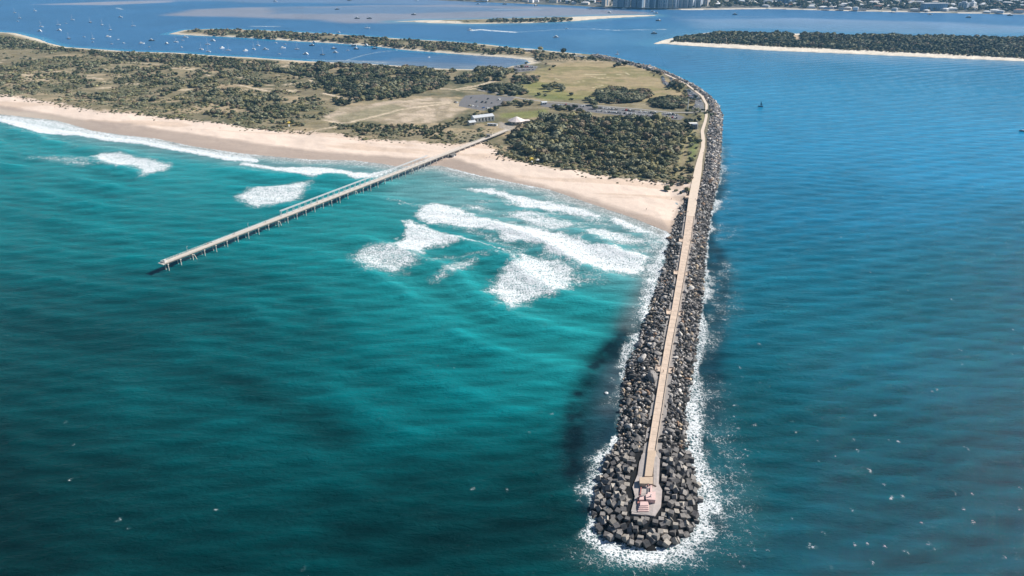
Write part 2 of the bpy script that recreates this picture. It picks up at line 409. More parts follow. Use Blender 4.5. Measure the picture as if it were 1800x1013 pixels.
    fz([(900, 125), (1000, 125), (1100, 150), (1200, 180), (1250, 190), (1190, 222), (1100, 228), (1000, 195), (920, 165), (840, 150)], .82, 6, warp=1.6)
    fz([(1290, 220), (1380, 210), (1450, 230), (1580, 270), (1690, 280), (1640, 292), (1500, 302), (1380, 285), (1310, 255)], .84, 6, warp=1.6)
    fz([(1400, 145), (1480, 165), (1600, 215), (1650, 240), (1690, 262), (1580, 240), (1450, 195)], .95, 4, warp=1.4)
    fz([(640, 90), (740, 88), (810, 132), (720, 125), (650, 112)], .6, 6)
    fz([(1540, 200), (1700, 250), (1730, 245), (1700, 300), (1640, 330), (1560, 340), (1600, 290)], .42, 6)
    fz([(0, 210), (200, 230), (400, 252), (600, 300), (850, 345), (1100, 380), (1300, 430), (1500, 460), (1700, 490), (1800, 490), (1800, 540), (1600, 522), (1400, 482), (1200, 452), (1000, 412), (750, 388), (550, 352), (380, 342), (280, 335), (150, 292), (0, 252), (-400, 160), (-400, 120)], .76, 5, 4, 0, 150, .9)
    fz([(0, 236), (150, 262), (380, 310), (550, 335), (750, 368), (1000, 395), (1200, 436), (1400, 470), (1600, 508), (1800, 526), (1800, 540), (1600, 524), (1400, 484), (1200, 452), (1000, 412), (750, 388), (550, 352), (380, 342), (280, 335), (150, 292), (0, 254)], 1.12, 2, 4, 0, 150, .6)
    fz([(0, 290), (150, 300), (280, 320), (450, 340), (660, 300), (560, 345), (500, 370), (350, 382), (250, 342), (100, 347), (0, 367), (-250, 320), (-560, 270), (-560, 250), (-300, 290)], 1.0, 3, 4.5, 550, 230, .7)
    fz([(640, 500), (700, 470), (850, 470), (1000, 510), (1100, 530), (1220, 555), (1180, 590), (1080, 620), (980, 645), (990, 600), (900, 570), (820, 580), (700, 550)], .86, 6, 4, 0, 150)
    fz([(200, 500), (420, 500), (640, 510), (700, 550), (560, 570), (380, 540), (200, 515)], .46, 8, 4, 0, 150)
    fz([(412, 345), (440, 332), (480, 328), (520, 320), (545, 315), (540, 335), (525, 350), (490, 360), (450, 366), (425, 357)], .82, 6, 1, 0, 0)
    for pts, w, k in (([(600, 262), (660, 270), (735, 291), (800, 312), (850, 328)], 1.6, .62), ([(1180, 388), (1300, 425), (1430, 462)], 1.8, .5), ([(300, 330), (480, 312), (560, 300), (640, 278)], 3, .5), ([(440, 385), (560, 372), (700, 345), (820, 350)], 5, .33), ([(250, 60), (400, 98), (460, 92)], 3, .35), ([(1000, 205), (1130, 190), (1250, 190)], 5, .4), ([(560, 195), (700, 225), (850, 290), (960, 330)], 6, .36), ([(1050, 345), (1150, 385), (1230, 420)], 5, .42), ([(820, 45), (900, 85), (1000, 120)], 4, .4), ([(1250, 150), (1330, 185), (1420, 200)], 4, .45)):
        d = seg_dist(X + wx * 1.6, Y + wy * 1.6, P(pts, 0, 3, 600, 330), False); foam = np.maximum(foam, np.exp(-(d / w) ** 2) * k)
    fz([(1600, 330), (1640, 350), (1760, 380), (1830, 395), (1800, 400), (1680, 372), (1600, 345)], .5, 5, 3, 600, 330)
    lace_ = fbm(X * .6 + Y * .15, Y * 1.5 - X * .35, 17, 58, 4)
    foam = np.maximum(foam, sstep(150, 70, dsh + (nz2 - .5) * 60) * sstep(8, 25, dsh) * sstep(.50, .66, lace_) * .50 * (1 - chan) * sstep(-120, 40, X))
    # swash edge on the sand
    foam = np.maximum(foam, sstep(5.0, 1.2, dsh + (nz2 - .5) * 9) * .72 * (1 - chan) * (Y < 1400) * sstep(.35, .55, fbm(X, Y, 45, 77, 3)))
    foam = np.maximum(foam, sstep(32, 10, dsh + (nz2 - .5) * 14) * .38 * (1 - chan) * (Y < 1400))
    # white water on the rocks
    edge = sstep(-3, .5, dm)
    sur = fbm(X, Y, 26, 61, 3)
    wr = .8 + 10.5 * sstep(.42, .72, sur)
    tipk = sstep(150, 60, np.hypot(X - P([(1135, 900)])[0][0], Y - P([(1135, 900)])[0][1]))
    wr = wr * (1 + .2 * tipk)
    lk = 1 + .8 * ((side < 0) & (along > 160) & (along < 330))
    f = sstep(wr * lk, wr * lk * .25, dm + wx * .5) * edge * (.66 + .12 * tipk) * (.72 + .56 * fbm(X, Y, 14, 63, 3))
    f *= sstep(1000, 640, Y) * np.where(side < 0, np.where((along > 95) & (along < 165) | (along > 20) & (along < 70), .35, 1), 1)
    foam = np.maximum(foam, f)
    drift = sstep(34, 4, dm) * sstep(-1, 2, dm) * (.18 + .22 * sstep(.45, .62, fbm(X, Y, 18, 64, 3))) * sstep(1000, 640, Y)
    foam = np.maximum(foam, drift * sstep(.38, .6, sur) * np.where(side < 0, sstep(235, 275, along), .8))
    front = np.exp(-(np.hypot((X - P([(1130, 965)])[0][0]) / 20, (Y - P([(1130, 975)])[0][1]) / 7)) ** 2)
    foam = np.maximum(foam, front * .92)
    for pts, w, k in (([(1166, 436), (1156, 465), (1146, 500), (1139, 535), (1129, 562)], 6.5, .78), ([(1126, 585), (1112, 612), (1100, 645)], 4.5, .66), ([(1072, 790), (1052, 830), (1040, 870)], 4.5, .66)):
        d = seg_dist(X + wx * 1.5, Y + wy * 1.5, P(pts), False); foam = np.maximum(foam, np.exp(-(d / w) ** 2) * k * (.7 + .6 * fbm(X, Y, 9, 65, 3)))
    # boat wakes in the Broadwater
    for pts, w, k in (([(997, 51), (1040, 51), (1080, 53.5), (1170, 52)], 2.2, .72), ([(829, 54), (845, 52.5), (860, 54), (905, 57)], 4.5, .95), ([(905, 57), (990, 52)], 3, .4), ([(440, 46.5), (490, 47)], 3, .7), ([(610, 106), (640, 97), (665, 92), (705, 88)], 1.6, .55), ([(545, 106), (620, 107), (680, 111)], 2.2, .5), ([(870, 17), (950, 16)], 5, .5), ([(1180, 30.5), (1380, 29)], 4, .3), ([(205, 14), (215, 17)], 3, .5)):
        d = seg_dist(X, Y, P(pts), False)
        foam = np.maximum(foam, np.exp(-(d / (w * (1 + Y / 2500))) ** 2) * k)
    # ---- scattered whitecap flecks
    gx = np.random.default_rng(77)
    for k in range(95):
        if k < 72: a_, b_ = gx.uniform(1270, 1830), 560 + 470 * gx.random() ** .7
        elif k < 84: a_, b_ = gx.uniform(-20, 980), gx.uniform(620, 1020)
        else: a_, b_ = gx.uniform(1290, 1810), gx.uniform(330, 560)
        x0, y0 = G(a_, b_); L_ = gx.uniform(.3, 1.5) * (1.9 if gx.random() < .12 else 1); an = gx.normal(.45, .55)
        mk = np.nonzero((np.abs(X - x0) < 7) & (np.abs(Y - y0) < 7))[0]
        if not len(mk): continue
        ln = np.array([[x0, y0], [x0 + L_ * math.cos(an), y0 + L_ * math.sin(an)], [x0 + L_ * 1.5 * math.cos(an + .7), y0 + L_ * 1.5 * math.sin(an + .7)]])
        d = seg_dist(X[mk] + wx[mk] * .25, Y[mk] + wy[mk] * .25, ln, False)
        foam[mk] = np.maximum(foam[mk], np.exp(-(d / gx.uniform(.34, .6)) ** 2) * gx.uniform(.26, .48) * (dm[mk] > 6))
    # ---- relief: swell parallel to the beach, chop in the channel, raised surf
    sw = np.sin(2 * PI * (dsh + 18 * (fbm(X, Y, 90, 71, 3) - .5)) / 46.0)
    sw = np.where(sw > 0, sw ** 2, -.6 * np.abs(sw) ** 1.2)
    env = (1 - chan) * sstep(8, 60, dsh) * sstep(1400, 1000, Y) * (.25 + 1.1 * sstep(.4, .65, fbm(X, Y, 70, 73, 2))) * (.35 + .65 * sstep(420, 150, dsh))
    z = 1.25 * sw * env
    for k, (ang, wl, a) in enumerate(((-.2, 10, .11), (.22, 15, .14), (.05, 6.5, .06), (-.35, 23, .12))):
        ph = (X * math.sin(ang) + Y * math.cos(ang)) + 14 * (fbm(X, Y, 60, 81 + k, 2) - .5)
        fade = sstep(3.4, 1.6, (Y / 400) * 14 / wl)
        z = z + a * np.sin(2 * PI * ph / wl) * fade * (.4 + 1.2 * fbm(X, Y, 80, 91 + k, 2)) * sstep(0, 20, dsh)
    c *= (1 + np.clip(.8 * (z - 1.25 * sw * env), -.3, .4) + np.clip(.30 * sw * env, -.25, .25))[:, None]      # wave light and shade put into the water colour: crests lighter, troughs darker
    z = z + foam * .55 * sstep(3, 25, dsh) * (dm > 14)
    z = z * sstep(-1, 6, dm + 2) * sstep(0, 12, dsh)
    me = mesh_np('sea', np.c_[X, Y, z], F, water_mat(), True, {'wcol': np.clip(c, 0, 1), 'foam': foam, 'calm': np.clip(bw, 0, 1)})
    return struct('sea', me)

def attr(nt, name):
    a = nt.nodes.new('ShaderNodeAttribute'); a.attribute_name = name; return a

def water_mat():
    m, nt, b = new_mat('sea_water')
    pos = world_pos(nt)
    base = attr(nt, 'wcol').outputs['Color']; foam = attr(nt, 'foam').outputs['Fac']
    # foam break-up: cells, streaks and fine bubbles
    n1 = noise(nt, .62, 4, .66, mapping(nt, pos, (1, 1.25, 1)), .6)
    n2 = noise(nt, .16, 4, .65, pos, 1.2)
    v = nt.nodes.new('ShaderNodeTexVoronoi'); v.feature = 'DISTANCE_TO_EDGE'; v.inputs['Scale'].default_value = .62
    wv = nt.nodes.new('ShaderNodeVectorMath'); wv.operation = 'ADD'
    nn = nt.nodes.new('ShaderNodeTexNoise'); nn.inputs['Scale'].default_value = .5; nn.inputs['Detail'].default_value = 3
    nt.links.new(pos, nn.inputs['Vector']); sc = nt.nodes.new('ShaderNodeVectorMath'); sc.operation = 'SCALE'; sc.inputs['Scale'].default_value = 3.0
    nt.links.new(nn.outputs['Color'], sc.inputs[0]); nt.links.new(pos, wv.inputs[0]); nt.links.new(sc.outputs[0], wv.inputs[1]); nt.links.new(wv.outputs[0], v.inputs['Vector'])
    lace = math_n(nt, 'SUBTRACT', .34, v.outputs['Distance'])
    pat = math_n(nt, 'ADD', math_n(nt, 'MULTIPLY', n1, .62), math_n(nt, 'ADD', math_n(nt, 'MULTIPLY', n2, .62), math_n(nt, 'MULTIPLY', lace, 1.05)))
    # foam where density exceeds pattern
    e = math_n(nt, 'SUBTRACT', math_n(nt, 'ADD', math_n(nt, 'MULTIPLY', foam, .92), math_n(nt, 'MULTIPLY', math_n(nt, 'SUBTRACT', pat, .79), 1.9)), .46)
    fm = math_n(nt, 'MULTIPLY', e, 2.0, clamp=True)
    gate = math_n(nt, 'MULTIPLY', foam, 8.0, clamp=True)
    fm = math_n(nt, 'MULTIPLY', fm, gate)
    # aerated water round foam is paler
    halo = math_n(nt, 'MULTIPLY', foam, .38, clamp=True)
    streak = ramp(nt, noise(nt, .09, 6, .7, mapping(nt, pos, (.35, 1.6, 1), (0, 0, -.15)), .5), [(.3, .82), (.7, 1.2)])
    base = mixc(nt, 1.0, base, streak, 'MULTIPLY')
    base = mixc(nt, halo, base, (.20, .36, .38))
    ff = ramp(nt, noise(nt, .9, 6, .75, mapping(nt, pos, (.7, 1.5, 1), (0, 0, -.3))), [(.30, (.50, .58, .62)), (.58, (.88, .89, .90))])
    nt.links.new(mixc(nt, fm, base, ff), b.inputs['Base Color'])
    nt.links.new(math_n(nt, 'ADD', math_n(nt, 'MULTIPLY_ADD', fm, .6, .07), math_n(nt, 'MULTIPLY', attr(nt, 'calm').outputs['Fac'], .26)), b.inputs['Roughness'])
    b.inputs['IOR'].default_value = 1.33
    nt.links.new(math_n(nt, 'MULTIPLY_ADD', fm, -.05, .10), b.inputs['Specular IOR Level'])
    h1 = noise(nt, .11, 6, .62, mapping(nt, pos, (.5, 1.5, 1), (0, 0, -.2)), .4)
    h2 = noise(nt, .36, 6, .66, mapping(nt, pos, (.7, 1.3, 1), (0, 0, .35)), .3)
    hh = math_n(nt, 'ADD', math_n(nt, 'MULTIPLY', h1, 2.0), math_n(nt, 'MULTIPLY', h2, 1.7))
    hh = math_n(nt, 'ADD', hh, math_n(nt, 'MULTIPLY', math_n(nt, 'MULTIPLY', fm, n1), 1.2))
    bp = nt.nodes.new('ShaderNodeBump'); bp.inputs['Strength'].default_value = 1.0; bp.inputs['Distance'].default_value = .48
    nt.links.new(hh, bp.inputs['Height']); nt.links.new(bp.outputs[0], b.inputs['Normal'])
    return m

def build_land():
    xs = np.r_[np.linspace(-2600, -60, 30)[:-1], np.arange(-60, 1862, 2.2), np.linspace(1862, 4600, 30)[1:]]
    ys = np.r_[[3000, 2000, 1400, 1000, 800, 650, 560, 500], np.arange(450, 20, -1.3), np.arange(20, -10, -.8), np.arange(-10, -60, -4.), [-70, -80, -88, -95, -100]]
    X, Y, F = sheet_grid(xs, ys)
    z = terrain_z(X, Y)
    A = lambda *c: np.array(c, float)
    d = land_sd(X, Y)
    n1 = fbm(X, Y, 60, 101, 5); n2 = fbm(X, Y, 14, 111, 4); n3 = fbm(X, Y, 200, 121, 3)
    nst = fbm(X * .35 + Y * .1, Y * 1.0, 40, 131, 4)
    sand = A(.74, .60, .50); wet = A(.42, .335, .28); grass = A(.235, .198, .125); scrubg = A(.105, .108, .062); dirt = A(.40, .31, .20)
    c = mix(grass * (.8 + .45 * n3)[:, None], scrubg, sstep(.40, .62, n1 * .7 + n2 * .3))
    c = mix(c, A(.20, .165, .085), sstep(.5, .68, n2) * .7)
    bare = sstep(.55, .70, nst + (n2 - .5) * .3)
    c = mix(c, dirt * 1.05, bare * .75)
    w = (n2 - .5) * 8
    C = lambda pts, soft=3, **k: cover(pts, X, Y, soft, **k)
    # cleared sandy ground behind the jetty, with lighter tracks
    clear = C([(565, 207), (600, 190), (640, 184), (700, 177), (760, 172), (810, 178), (818, 192), (800, 205), (760, 216), (700, 217), (640, 212), (590, 216)], 6, nz=w)
    c = mix(c, mix(A(.35, .285, .20), A(.52, .42, .32), sstep(.4, .6, n2)), clear * .9)
    c = mix(c, A(.235, .215, .13), C([(585, 207), (640, 192), (690, 183), (720, 190), (680, 205), (640, 213), (600, 215)], 5, nz=w) * .7)
    # park lawn
    park = C([(925, 160), (905, 170), (880, 150), (930, 130), (960, 118), (1000, 110), (1060, 110), (1120, 116), (1160, 132), (1190, 150), (1215, 165), (1220, 185), (1150, 182), (1080, 176), (1000, 172)], 5)
    gold = mix(A(.235, .205, .095), A(.345, .27, .155), sstep(.42, .62, nst * .6 + n2 * .4))
    c = mix(c, gold, park)
    c = mix(c, A(.19, .21, .06), C([(925, 165), (905, 170), (930, 140), (970, 150), (1000, 165), (1060, 172), (960, 178)], 6, nz=w) * .6)
    c = mix(c, A(.19, .20, .07), C([(880, 200), (960, 193), (965, 204), (930, 208), (880, 207)], 4) * .9)
    c = mix(c, A(.26, .24, .12), C([(1222, 203), (1240, 200), (1240, 214), (1224, 214)], 2) * .9)
    c = mix(c, A(.30, .28, .13), C([(1200, 240), (1216, 226), (1226, 240), (1220, 275), (1206, 290), (1196, 312), (1188, 312), (1196, 270)], 3) * .8)
    c = mix(c, A(.30, .245, .15), C([(1205, 250), (1212, 240), (1214, 262), (1202, 300), (1216, 314), (1190, 316), (1196, 280)], 2) * .85)
    c = mix(c, A(.16, .19, .07), C([(1214, 240), (1228, 250), (1222, 278), (1212, 288), (1210, 262)], 2) * .9)
    c = mix(c, A(.33, .30, .27), C([(878, 214), (906, 222), (900, 232), (876, 224)], 2) * .8)
    c = mix(c, A(.36, .30, .20), C([(790, 234), (850, 230), (872, 232), (830, 244), (780, 246)], 4, nz=w) * .6)
    # tracks
    def track(pts, w_, col=(.60, .49, .36), k=.9, s=1, ox=0, oy=0):
        nonlocal c
        dd = seg_dist(X, Y, P(pts, 3.0, s, ox, oy), False)
        c = mix(c, A(*col), sstep(w_ * 1.25, w_ * .6, dd + (n2 - .5) * 2) * k)
    for pts, w_ in (([(620, 215), (660, 205), (700, 193), (740, 188), (790, 182)], 3.4), ([(570, 212), (600, 218), (622, 216)], 3), ([(545, 231), (590, 224)], 3), ([(700, 178), (740, 182), (790, 180)], 3), ([(150, 124), (200, 121), (300, 120), (340, 124), (378, 135)], 3), ([(150, 135), (148, 138), (180, 140)], 3), ([(105, 116), (145, 117)], 3), ([(200, 196), (215, 190), (242, 186)], 2.4), ([(310, 172), (322, 170)], 2.4), ([(365, 162), (395, 159)], 2.4), ([(290, 146), (310, 138), (330, 145), (300, 145)], 2.4), ([(420, 150), (450, 157), (480, 162)], 3), ([(440, 110), (480, 115), (530, 120)], 2.6), ([(450, 160), (490, 160)], 2.4), ([(495, 115), (540, 112)], 2.4), ([(570, 165), (600, 172)], 4), ([(500, 150), (535, 145)], 4), ([(600, 178), (640, 172)], 4), ([(545, 140), (560, 150)], 3), ([(720, 147), (760, 142), (755, 150)], 3), ([(760, 155), (800, 158), (840, 150), (870, 142)], 3.4), ([(800, 160), (860, 152)], 2.6)):
        track(pts, w_)
    for k in range(95):                                   # small sandy scrapes in the dune heath
        x0 = RNG.uniform(-40, 560); y0 = RNG.uniform(100, 186); 
        if y0 > 150 + x0 * .07: continue
        track([(x0, y0), (x0 + RNG.uniform(10, 50), y0 + RNG.uniform(-3, 4))], RNG.uniform(1.2, 4.6), (.54, .44, .31), .75)
    for pts in ([(1030, 131), (1064, 131)], [(1040, 135), (1055, 138), (1070, 136)], [(1085, 131), (1110, 132)], [(1010, 145), (1030, 142)], [(1100, 128), (1106, 132)], [(975, 138), (985, 141)], [(1040, 155), (1060, 150)]):
        track(pts, 1.6, (.55, .47, .30), .8)
    # dry sand, wet sand
    dso = seg_dist(X, Y, SHORE, False)
    be = C_poly(BEACH, X, Y, 3.5, (n2 - .5) * 16 + (fbm(X, Y, 5, 151, 2) - .5) * 8)
    tl = fbm(dso * 1.0, X * .03 + Y * .02, 7, 171, 4)
    c = mix(c, sand * (.86 + .18 * n1 + .07 * (tl - .3))[:, None], be)
    tra = sstep(.52, .62, fbm(X * .2 + Y * .02, Y * 1.0 + X * .22, 18, 161, 3))
    c = mix(c, A(.55, .415, .315), be * tra * .6)
    wt = C_poly(WET, X, Y, 5, (n2 - .5) * 6) * (be > .2)
    c = mix(c, wet * (.80 + .2 * n1 + .18 * (tl - .3))[:, None], wt * .92)
    # patches of dune grass on the upper beach
    # island beaches and spits
    rim = sstep(26, 6, d + (n2 - .5) * 10) * sstep(900, 1200, Y) * (sdf(X, Y, MAIN, 60) < -50) * (sdf(X, Y, MOUND, 60) < -20)
    c = mix(c, A(.66, .58, .47), rim * .9)
    ri = sdf(X, Y, ISLE_R, 120); c = mix(c, A(.74, .66, .55), sstep(62, 44, ri + (n2 - .5) * 10) * (ri > 0) * .95)
    c = mix(c, A(.66, .58, .47), C([(1000, 37), (1060, 33), (1155, 28), (1150, 26), (1030, 29), (1000, 31)], 3, z=1) )
    c = mix(c, A(.66, .58, .47), C([(690, 38), (720, 39), (800, 41), (820, 39), (760, 36.5)], 3, z=1))
    c = mix(c, A(.50, .38, .26), C([(1392, 60), (1402, 62), (1416, 78), (1412, 84), (1390, 82), (1388, 74)], 3, z=3))
    mb = sstep(40, 8, -0 + sdf(X, Y, MAIN, 60)) * (d > 0) * (sdf(X, Y, MAIN, 60) > -10) * (X > G(1195, 18)[0])
    c = mix(c, A(.66, .60, .52), mb)
    c = mix(c, A(.12, .125, .12), sstep(6, 14, sdf(X, Y, MAIN, 120)) * (1 - mb) * .9)
    c = mix(c, A(.10, .09, .08), sstep(-4, 4, sdf(X, Y, MOUND, 20)))
    c = mix(c, A(.20, .18, .14), sstep(.5, -3.0, d))
    me = mesh_np('ground', np.c_[X, Y, z], F, land_mat(), True, {'gcol': np.clip(c, 0, 1), 'sandy': be})
    return struct('ground', me)
def C_poly(pl, X, Y, soft, nz=0):
    return sstep(-soft, soft, sdf(X, Y, pl, 60) + nz)
def land_mat():
    m, nt, b = new_mat('ground_cover')
    pos = world_pos(nt)
    f = ramp(nt, noise(nt, .35, 6, .75, pos), [(.28, .62), (.72, 1.30)])
    f2 = ramp(nt, noise(nt, .06, 5, .7, mapping(nt, pos, (.6, 1.3, 1), (0, 0, .5))), [(.35, .80), (.65, 1.15)])
    f = mixc(nt, 1.0, f, f2, 'MULTIPLY')
    f = mixc(nt, math_n(nt, 'MULTIPLY', attr(nt, 'sandy').outputs['Fac'], .82), f, (1, 1, 1))
    nt.links.new(mixc(nt, 1.0, attr(nt, 'gcol').outputs['Color'], f, 'MULTIPLY'), b.inputs['Base Color'])
    b.inputs['Roughness'].default_value = .95; b.inputs['Specular IOR Level'].default_value = .12
    bp = nt.nodes.new('ShaderNodeBump'); bp.inputs['Strength'].default_value = .5; bp.inputs['Distance'].default_value = .6
    nt.links.new(noise(nt, .5, 6, .7, pos), bp.inputs['Height']); nt.links.new(bp.outputs[0], b.inputs['Normal'])
    return m
# ================================================================== BREAKWATER
def mound_z(X, Y):
    d = sdf(X, Y, MOUND, 40)
    return np.where(d > 0, np.minimum(-.3 + d * .36, 3.55), -.3 + d * .45)
def lerp_st(y, arr):
    ys = np.array([s[0] for s in path_st], float)
    return np.array([np.interp(-y, -ys, arr[:, 0]), np.interp(-y, -ys, arr[:, 1])])
def offset(line, m):
    t = np.gradient(line, axis=0); t /= np.linalg.norm(t, axis=1)[:, None]
    return line + np.c_[t[:, 1], -t[:, 0]] * m          # positive = right hand when looking along the line
def ribbon(mb, a, b, zt, zb, m=0):
    n = len(a); zt = np.broadcast_to(zt, (n,)); zb = np.broadcast_to(zb, (n,))
    v = [(*a[i], zt[i]) for i in range(n)] + [(*b[i], zt[i]) for i in range(n)] + [(*a[i], zb[i]) for i in range(n)] + [(*b[i], zb[i]) for i in range(n)]
    f = []
    for i in range(n - 1):
        f += [(i, n + i, n + i + 1, i + 1), (2 * n + i, i, i + 1, 2 * n + i + 1), (n + i, 3 * n + i, 3 * n + i + 1, n + i + 1)]
    f += [(0, 2 * n, 3 * n, n), (n - 1, 2 * n - 1, 4 * n - 1, 3 * n - 1)]
    return mb.add(v, f, m)
def resample(line, step):
    s = np.r_[0, np.cumsum(np.linalg.norm(np.diff(line, axis=0), axis=1))]
    t = np.arange(0, s[-1], step); t = np.r_[t, s[-1]]
    return np.c_[np.interp(t, s, line[:, 0]), np.interp(t, s, line[:, 1])]

BW_DIR = (PC[8] - PC[0]) / np.linalg.norm(PC[8] - PC[0])
BW_RIGHT = np.array([BW_DIR[1], -BW_DIR[0]])
BW_ANG = math.atan2(BW_DIR[1], BW_DIR[0]) - PI / 2
TIP = np.array(G(1130, 905, 4)); 
BAYS = [650, 551, 481, 424, 347]

def build_breakwater():
    M_core = surf('rubble core', (.014, .014, .015), .95, .4, .5, .15, wpos=True, bump=.6)
    M_path = surf('tan concrete path', (.62, .49, .39), .85, .22, .22, .25, wpos=True, bump=.05)
    # expansion joints every few metres across the walk
    nt = M_path.node_tree; bs = nt.nodes['Principled BSDF']; lk = bs.inputs['Base Color'].links[0].from_socket
    wv = nt.nodes.new('ShaderNodeTexWave'); wv.bands_direction = 'Y'; wv.inputs['Scale'].default_value = .055
    nt.links.new(mapping(nt, world_pos(nt), (1, 1, 1), (0, 0, -BW_ANG)), wv.inputs['Vector'])
    jt = ramp(nt, wv.outputs['Fac'], [(.0, .62), (.012, 1.0)])
    st_ = ramp(nt, noise(nt, .9, 5, .7, mapping(nt, world_pos(nt), (1.5, .25, 1), (0, 0, -BW_ANG))), [(.3, .84), (.65, 1.06)])
    nt.links.new(mixc(nt, 1.0, mixc(nt, 1.0, lk, jt, 'MULTIPLY'), st_, 'MULTIPLY'), bs.inputs['Base Color'])
    M_sh = surf('grey concrete shoulder', (.30, .275, .26), .9, .25, .5, .2, wpos=True, bump=.1)
    M_kerb = surf('pale concrete kerb', (.48, .40, .33), .85, .15, .5, .25, wpos=True)
    # rubble core as a height field
    x0, y0 = MOUND.min(0) - 6; x1, y1 = MOUND.max(0) + 6
    st = 1.8
    XX, YY = np.meshgrid(np.arange(x0, x1, st), np.arange(y0, y1, st))
    Z = mound_z(XX, YY) + (fbm(XX, YY, 3, 201, 2) - .5) * .8
    ok = sdf(XX, YY, MOUND, 40) > -4
    i = np.arange(XX.size).reshape(XX.shape)
    q = ok[:-1, :-1] & ok[1:, :-1] & ok[:-1, 1:] & ok[1:, 1:]
    F = np.stack([i[:-1, :-1], i[:-1, 1:], i[1:, 1:], i[1:, :-1]], -1)[q]
    used = np.unique(F); mp = np.full(XX.size, -1); mp[used] = np.arange(len(used))
    V = np.c_[XX.ravel(), YY.ravel(), Z.ravel()][used]
    root = thing('breakwater', 'long rubble breakwater of dark boulders and concrete cubes carrying the tan path', 'breakwater', (*PC[0], 0))
    def part(name, me, **k):
        o = link(name, me, root); o.location = (-PC[0][0], -PC[0][1], 0); return o
    part('core', mesh_np('core', V, mp[F], M_core, True))
    L9, R9 = PL[:9], PR[:9]
    lo, ro = offset(L9, -2.0), offset(R9, 2.4)
    part('left_shoulder', ribbon(MB(), lo, offset(L9, -.02), 3.62, 1.2).mesh('left_shoulder', M_sh))
    part('right_shoulder', ribbon(MB(), offset(R9, .02), ro, 3.72, 1.2).mesh('right_shoulder', M_sh))
    kr = MB(); ribbon(kr, offset(R9, -.32), offset(R9, -.02), 4.62, 4.204)
    part('kerb', kr.mesh('kerb', M_kerb))
    kl = MB(); ribbon(kl, offset(L9, .02), offset(L9, .26), 4.46, 4.204)
    part('kerb', kl.mesh('kerb', M_kerb))
    for yb in BAYS:
        c = lerp_st(yb, PC); hw = np.linalg.norm(lerp_st(yb, PR) - lerp_st(yb, PL)) / 2
        for sg in (-1, 1):
            m = MB(); w = 3.0
            def q4(a0, a1, b0, b1, z0, z1):
                pts = [c + BW_RIGHT * sg * (hw + a) + BW_DIR * b for a, b in ((a0, b0), (a1, b0), (a1, b1), (a0, b1))]
                m.prism([tuple(p) for p in pts], z0, z1)
            q4(.02, w, -2.9, 2.9, 2.2, 4.25); q4(w - .3, w, -2.9, 2.9, 4.25, 4.95); q4(.3, w - .3, 2.6, 2.9, 4.25, 4.95)
            part('viewing_bay', m.mesh('viewing_bay', M_path))
    # the walkway itself, continuing round the harbour rim
    m = MB(); ribbon(m, PL[:9], PR[:9], ZP, 3.0); struct('path', m.mesh('path', M_path))
    a = PL[8:]; b = PR[8:]; cl = resample((a + b) / 2, 4)
    w = np.interp(np.linspace(0, 1, len(cl)), np.linspace(0, 1, len(a)), np.linalg.norm(b - a, axis=1))
    t = np.gradient(cl, axis=0); t /= np.linalg.norm(t, axis=1)[:, None]; nr = np.c_[t[:, 1], -t[:, 0]]
    zz = np.r_[ZP, np.full(len(cl) - 1, 4.05)]
    m = MB(); ribbon(m, cl - nr * w[:, None] / 2, cl + nr * w[:, None] / 2, zz - .004, 2.6)
    struct('promenade', m.mesh('promenade', surf('pale promenade', (.64, .53, .43), .88, .12, .4, .2, wpos=True)))
    # a bench in each bay
    M_wood = surf('weathered bench timber', (.30, .22, .15), .8, .3, 2); M_leg = surf('galvanised steel', (.35, .35, .36), .5, .15, 3, .5, .6)
    names = ['nearest the beacon', 'second from the beacon', 'midway along the breakwater', 'beside the surf zone', 'nearest the beach']
    for yb, nm in zip(BAYS, names):
        c = lerp_st(yb, PC); hw = np.linalg.norm(lerp_st(yb, PR) - lerp_st(yb, PL)) / 2
        p = c + BW_RIGHT * (hw + 1.9)
        t = thing('bench', 'timber bench in the harbour-side viewing bay ' + nm, 'bench', (*p, 4.25), BW_ANG, 'benches in the viewing bays')
        link('seat', MB().box(-.25, .25, -1.1, 1.1, .40, .47).mesh('seat', M_wood), t)
        link('backrest', MB().box(.24, .30, -1.1, 1.1, .55, .95).mesh('backrest', M_wood), t)
        lg = MB().box(-.2, -.1, -.06, .06, 0, .40).box(.12, .22, -.06, .06, 0, .40).box(.22, .24, -.06, .06, .0, .9).mesh('leg', M_leg)
        for s in (-.9, .9): link('leg', lg, t, (0, s, 0))

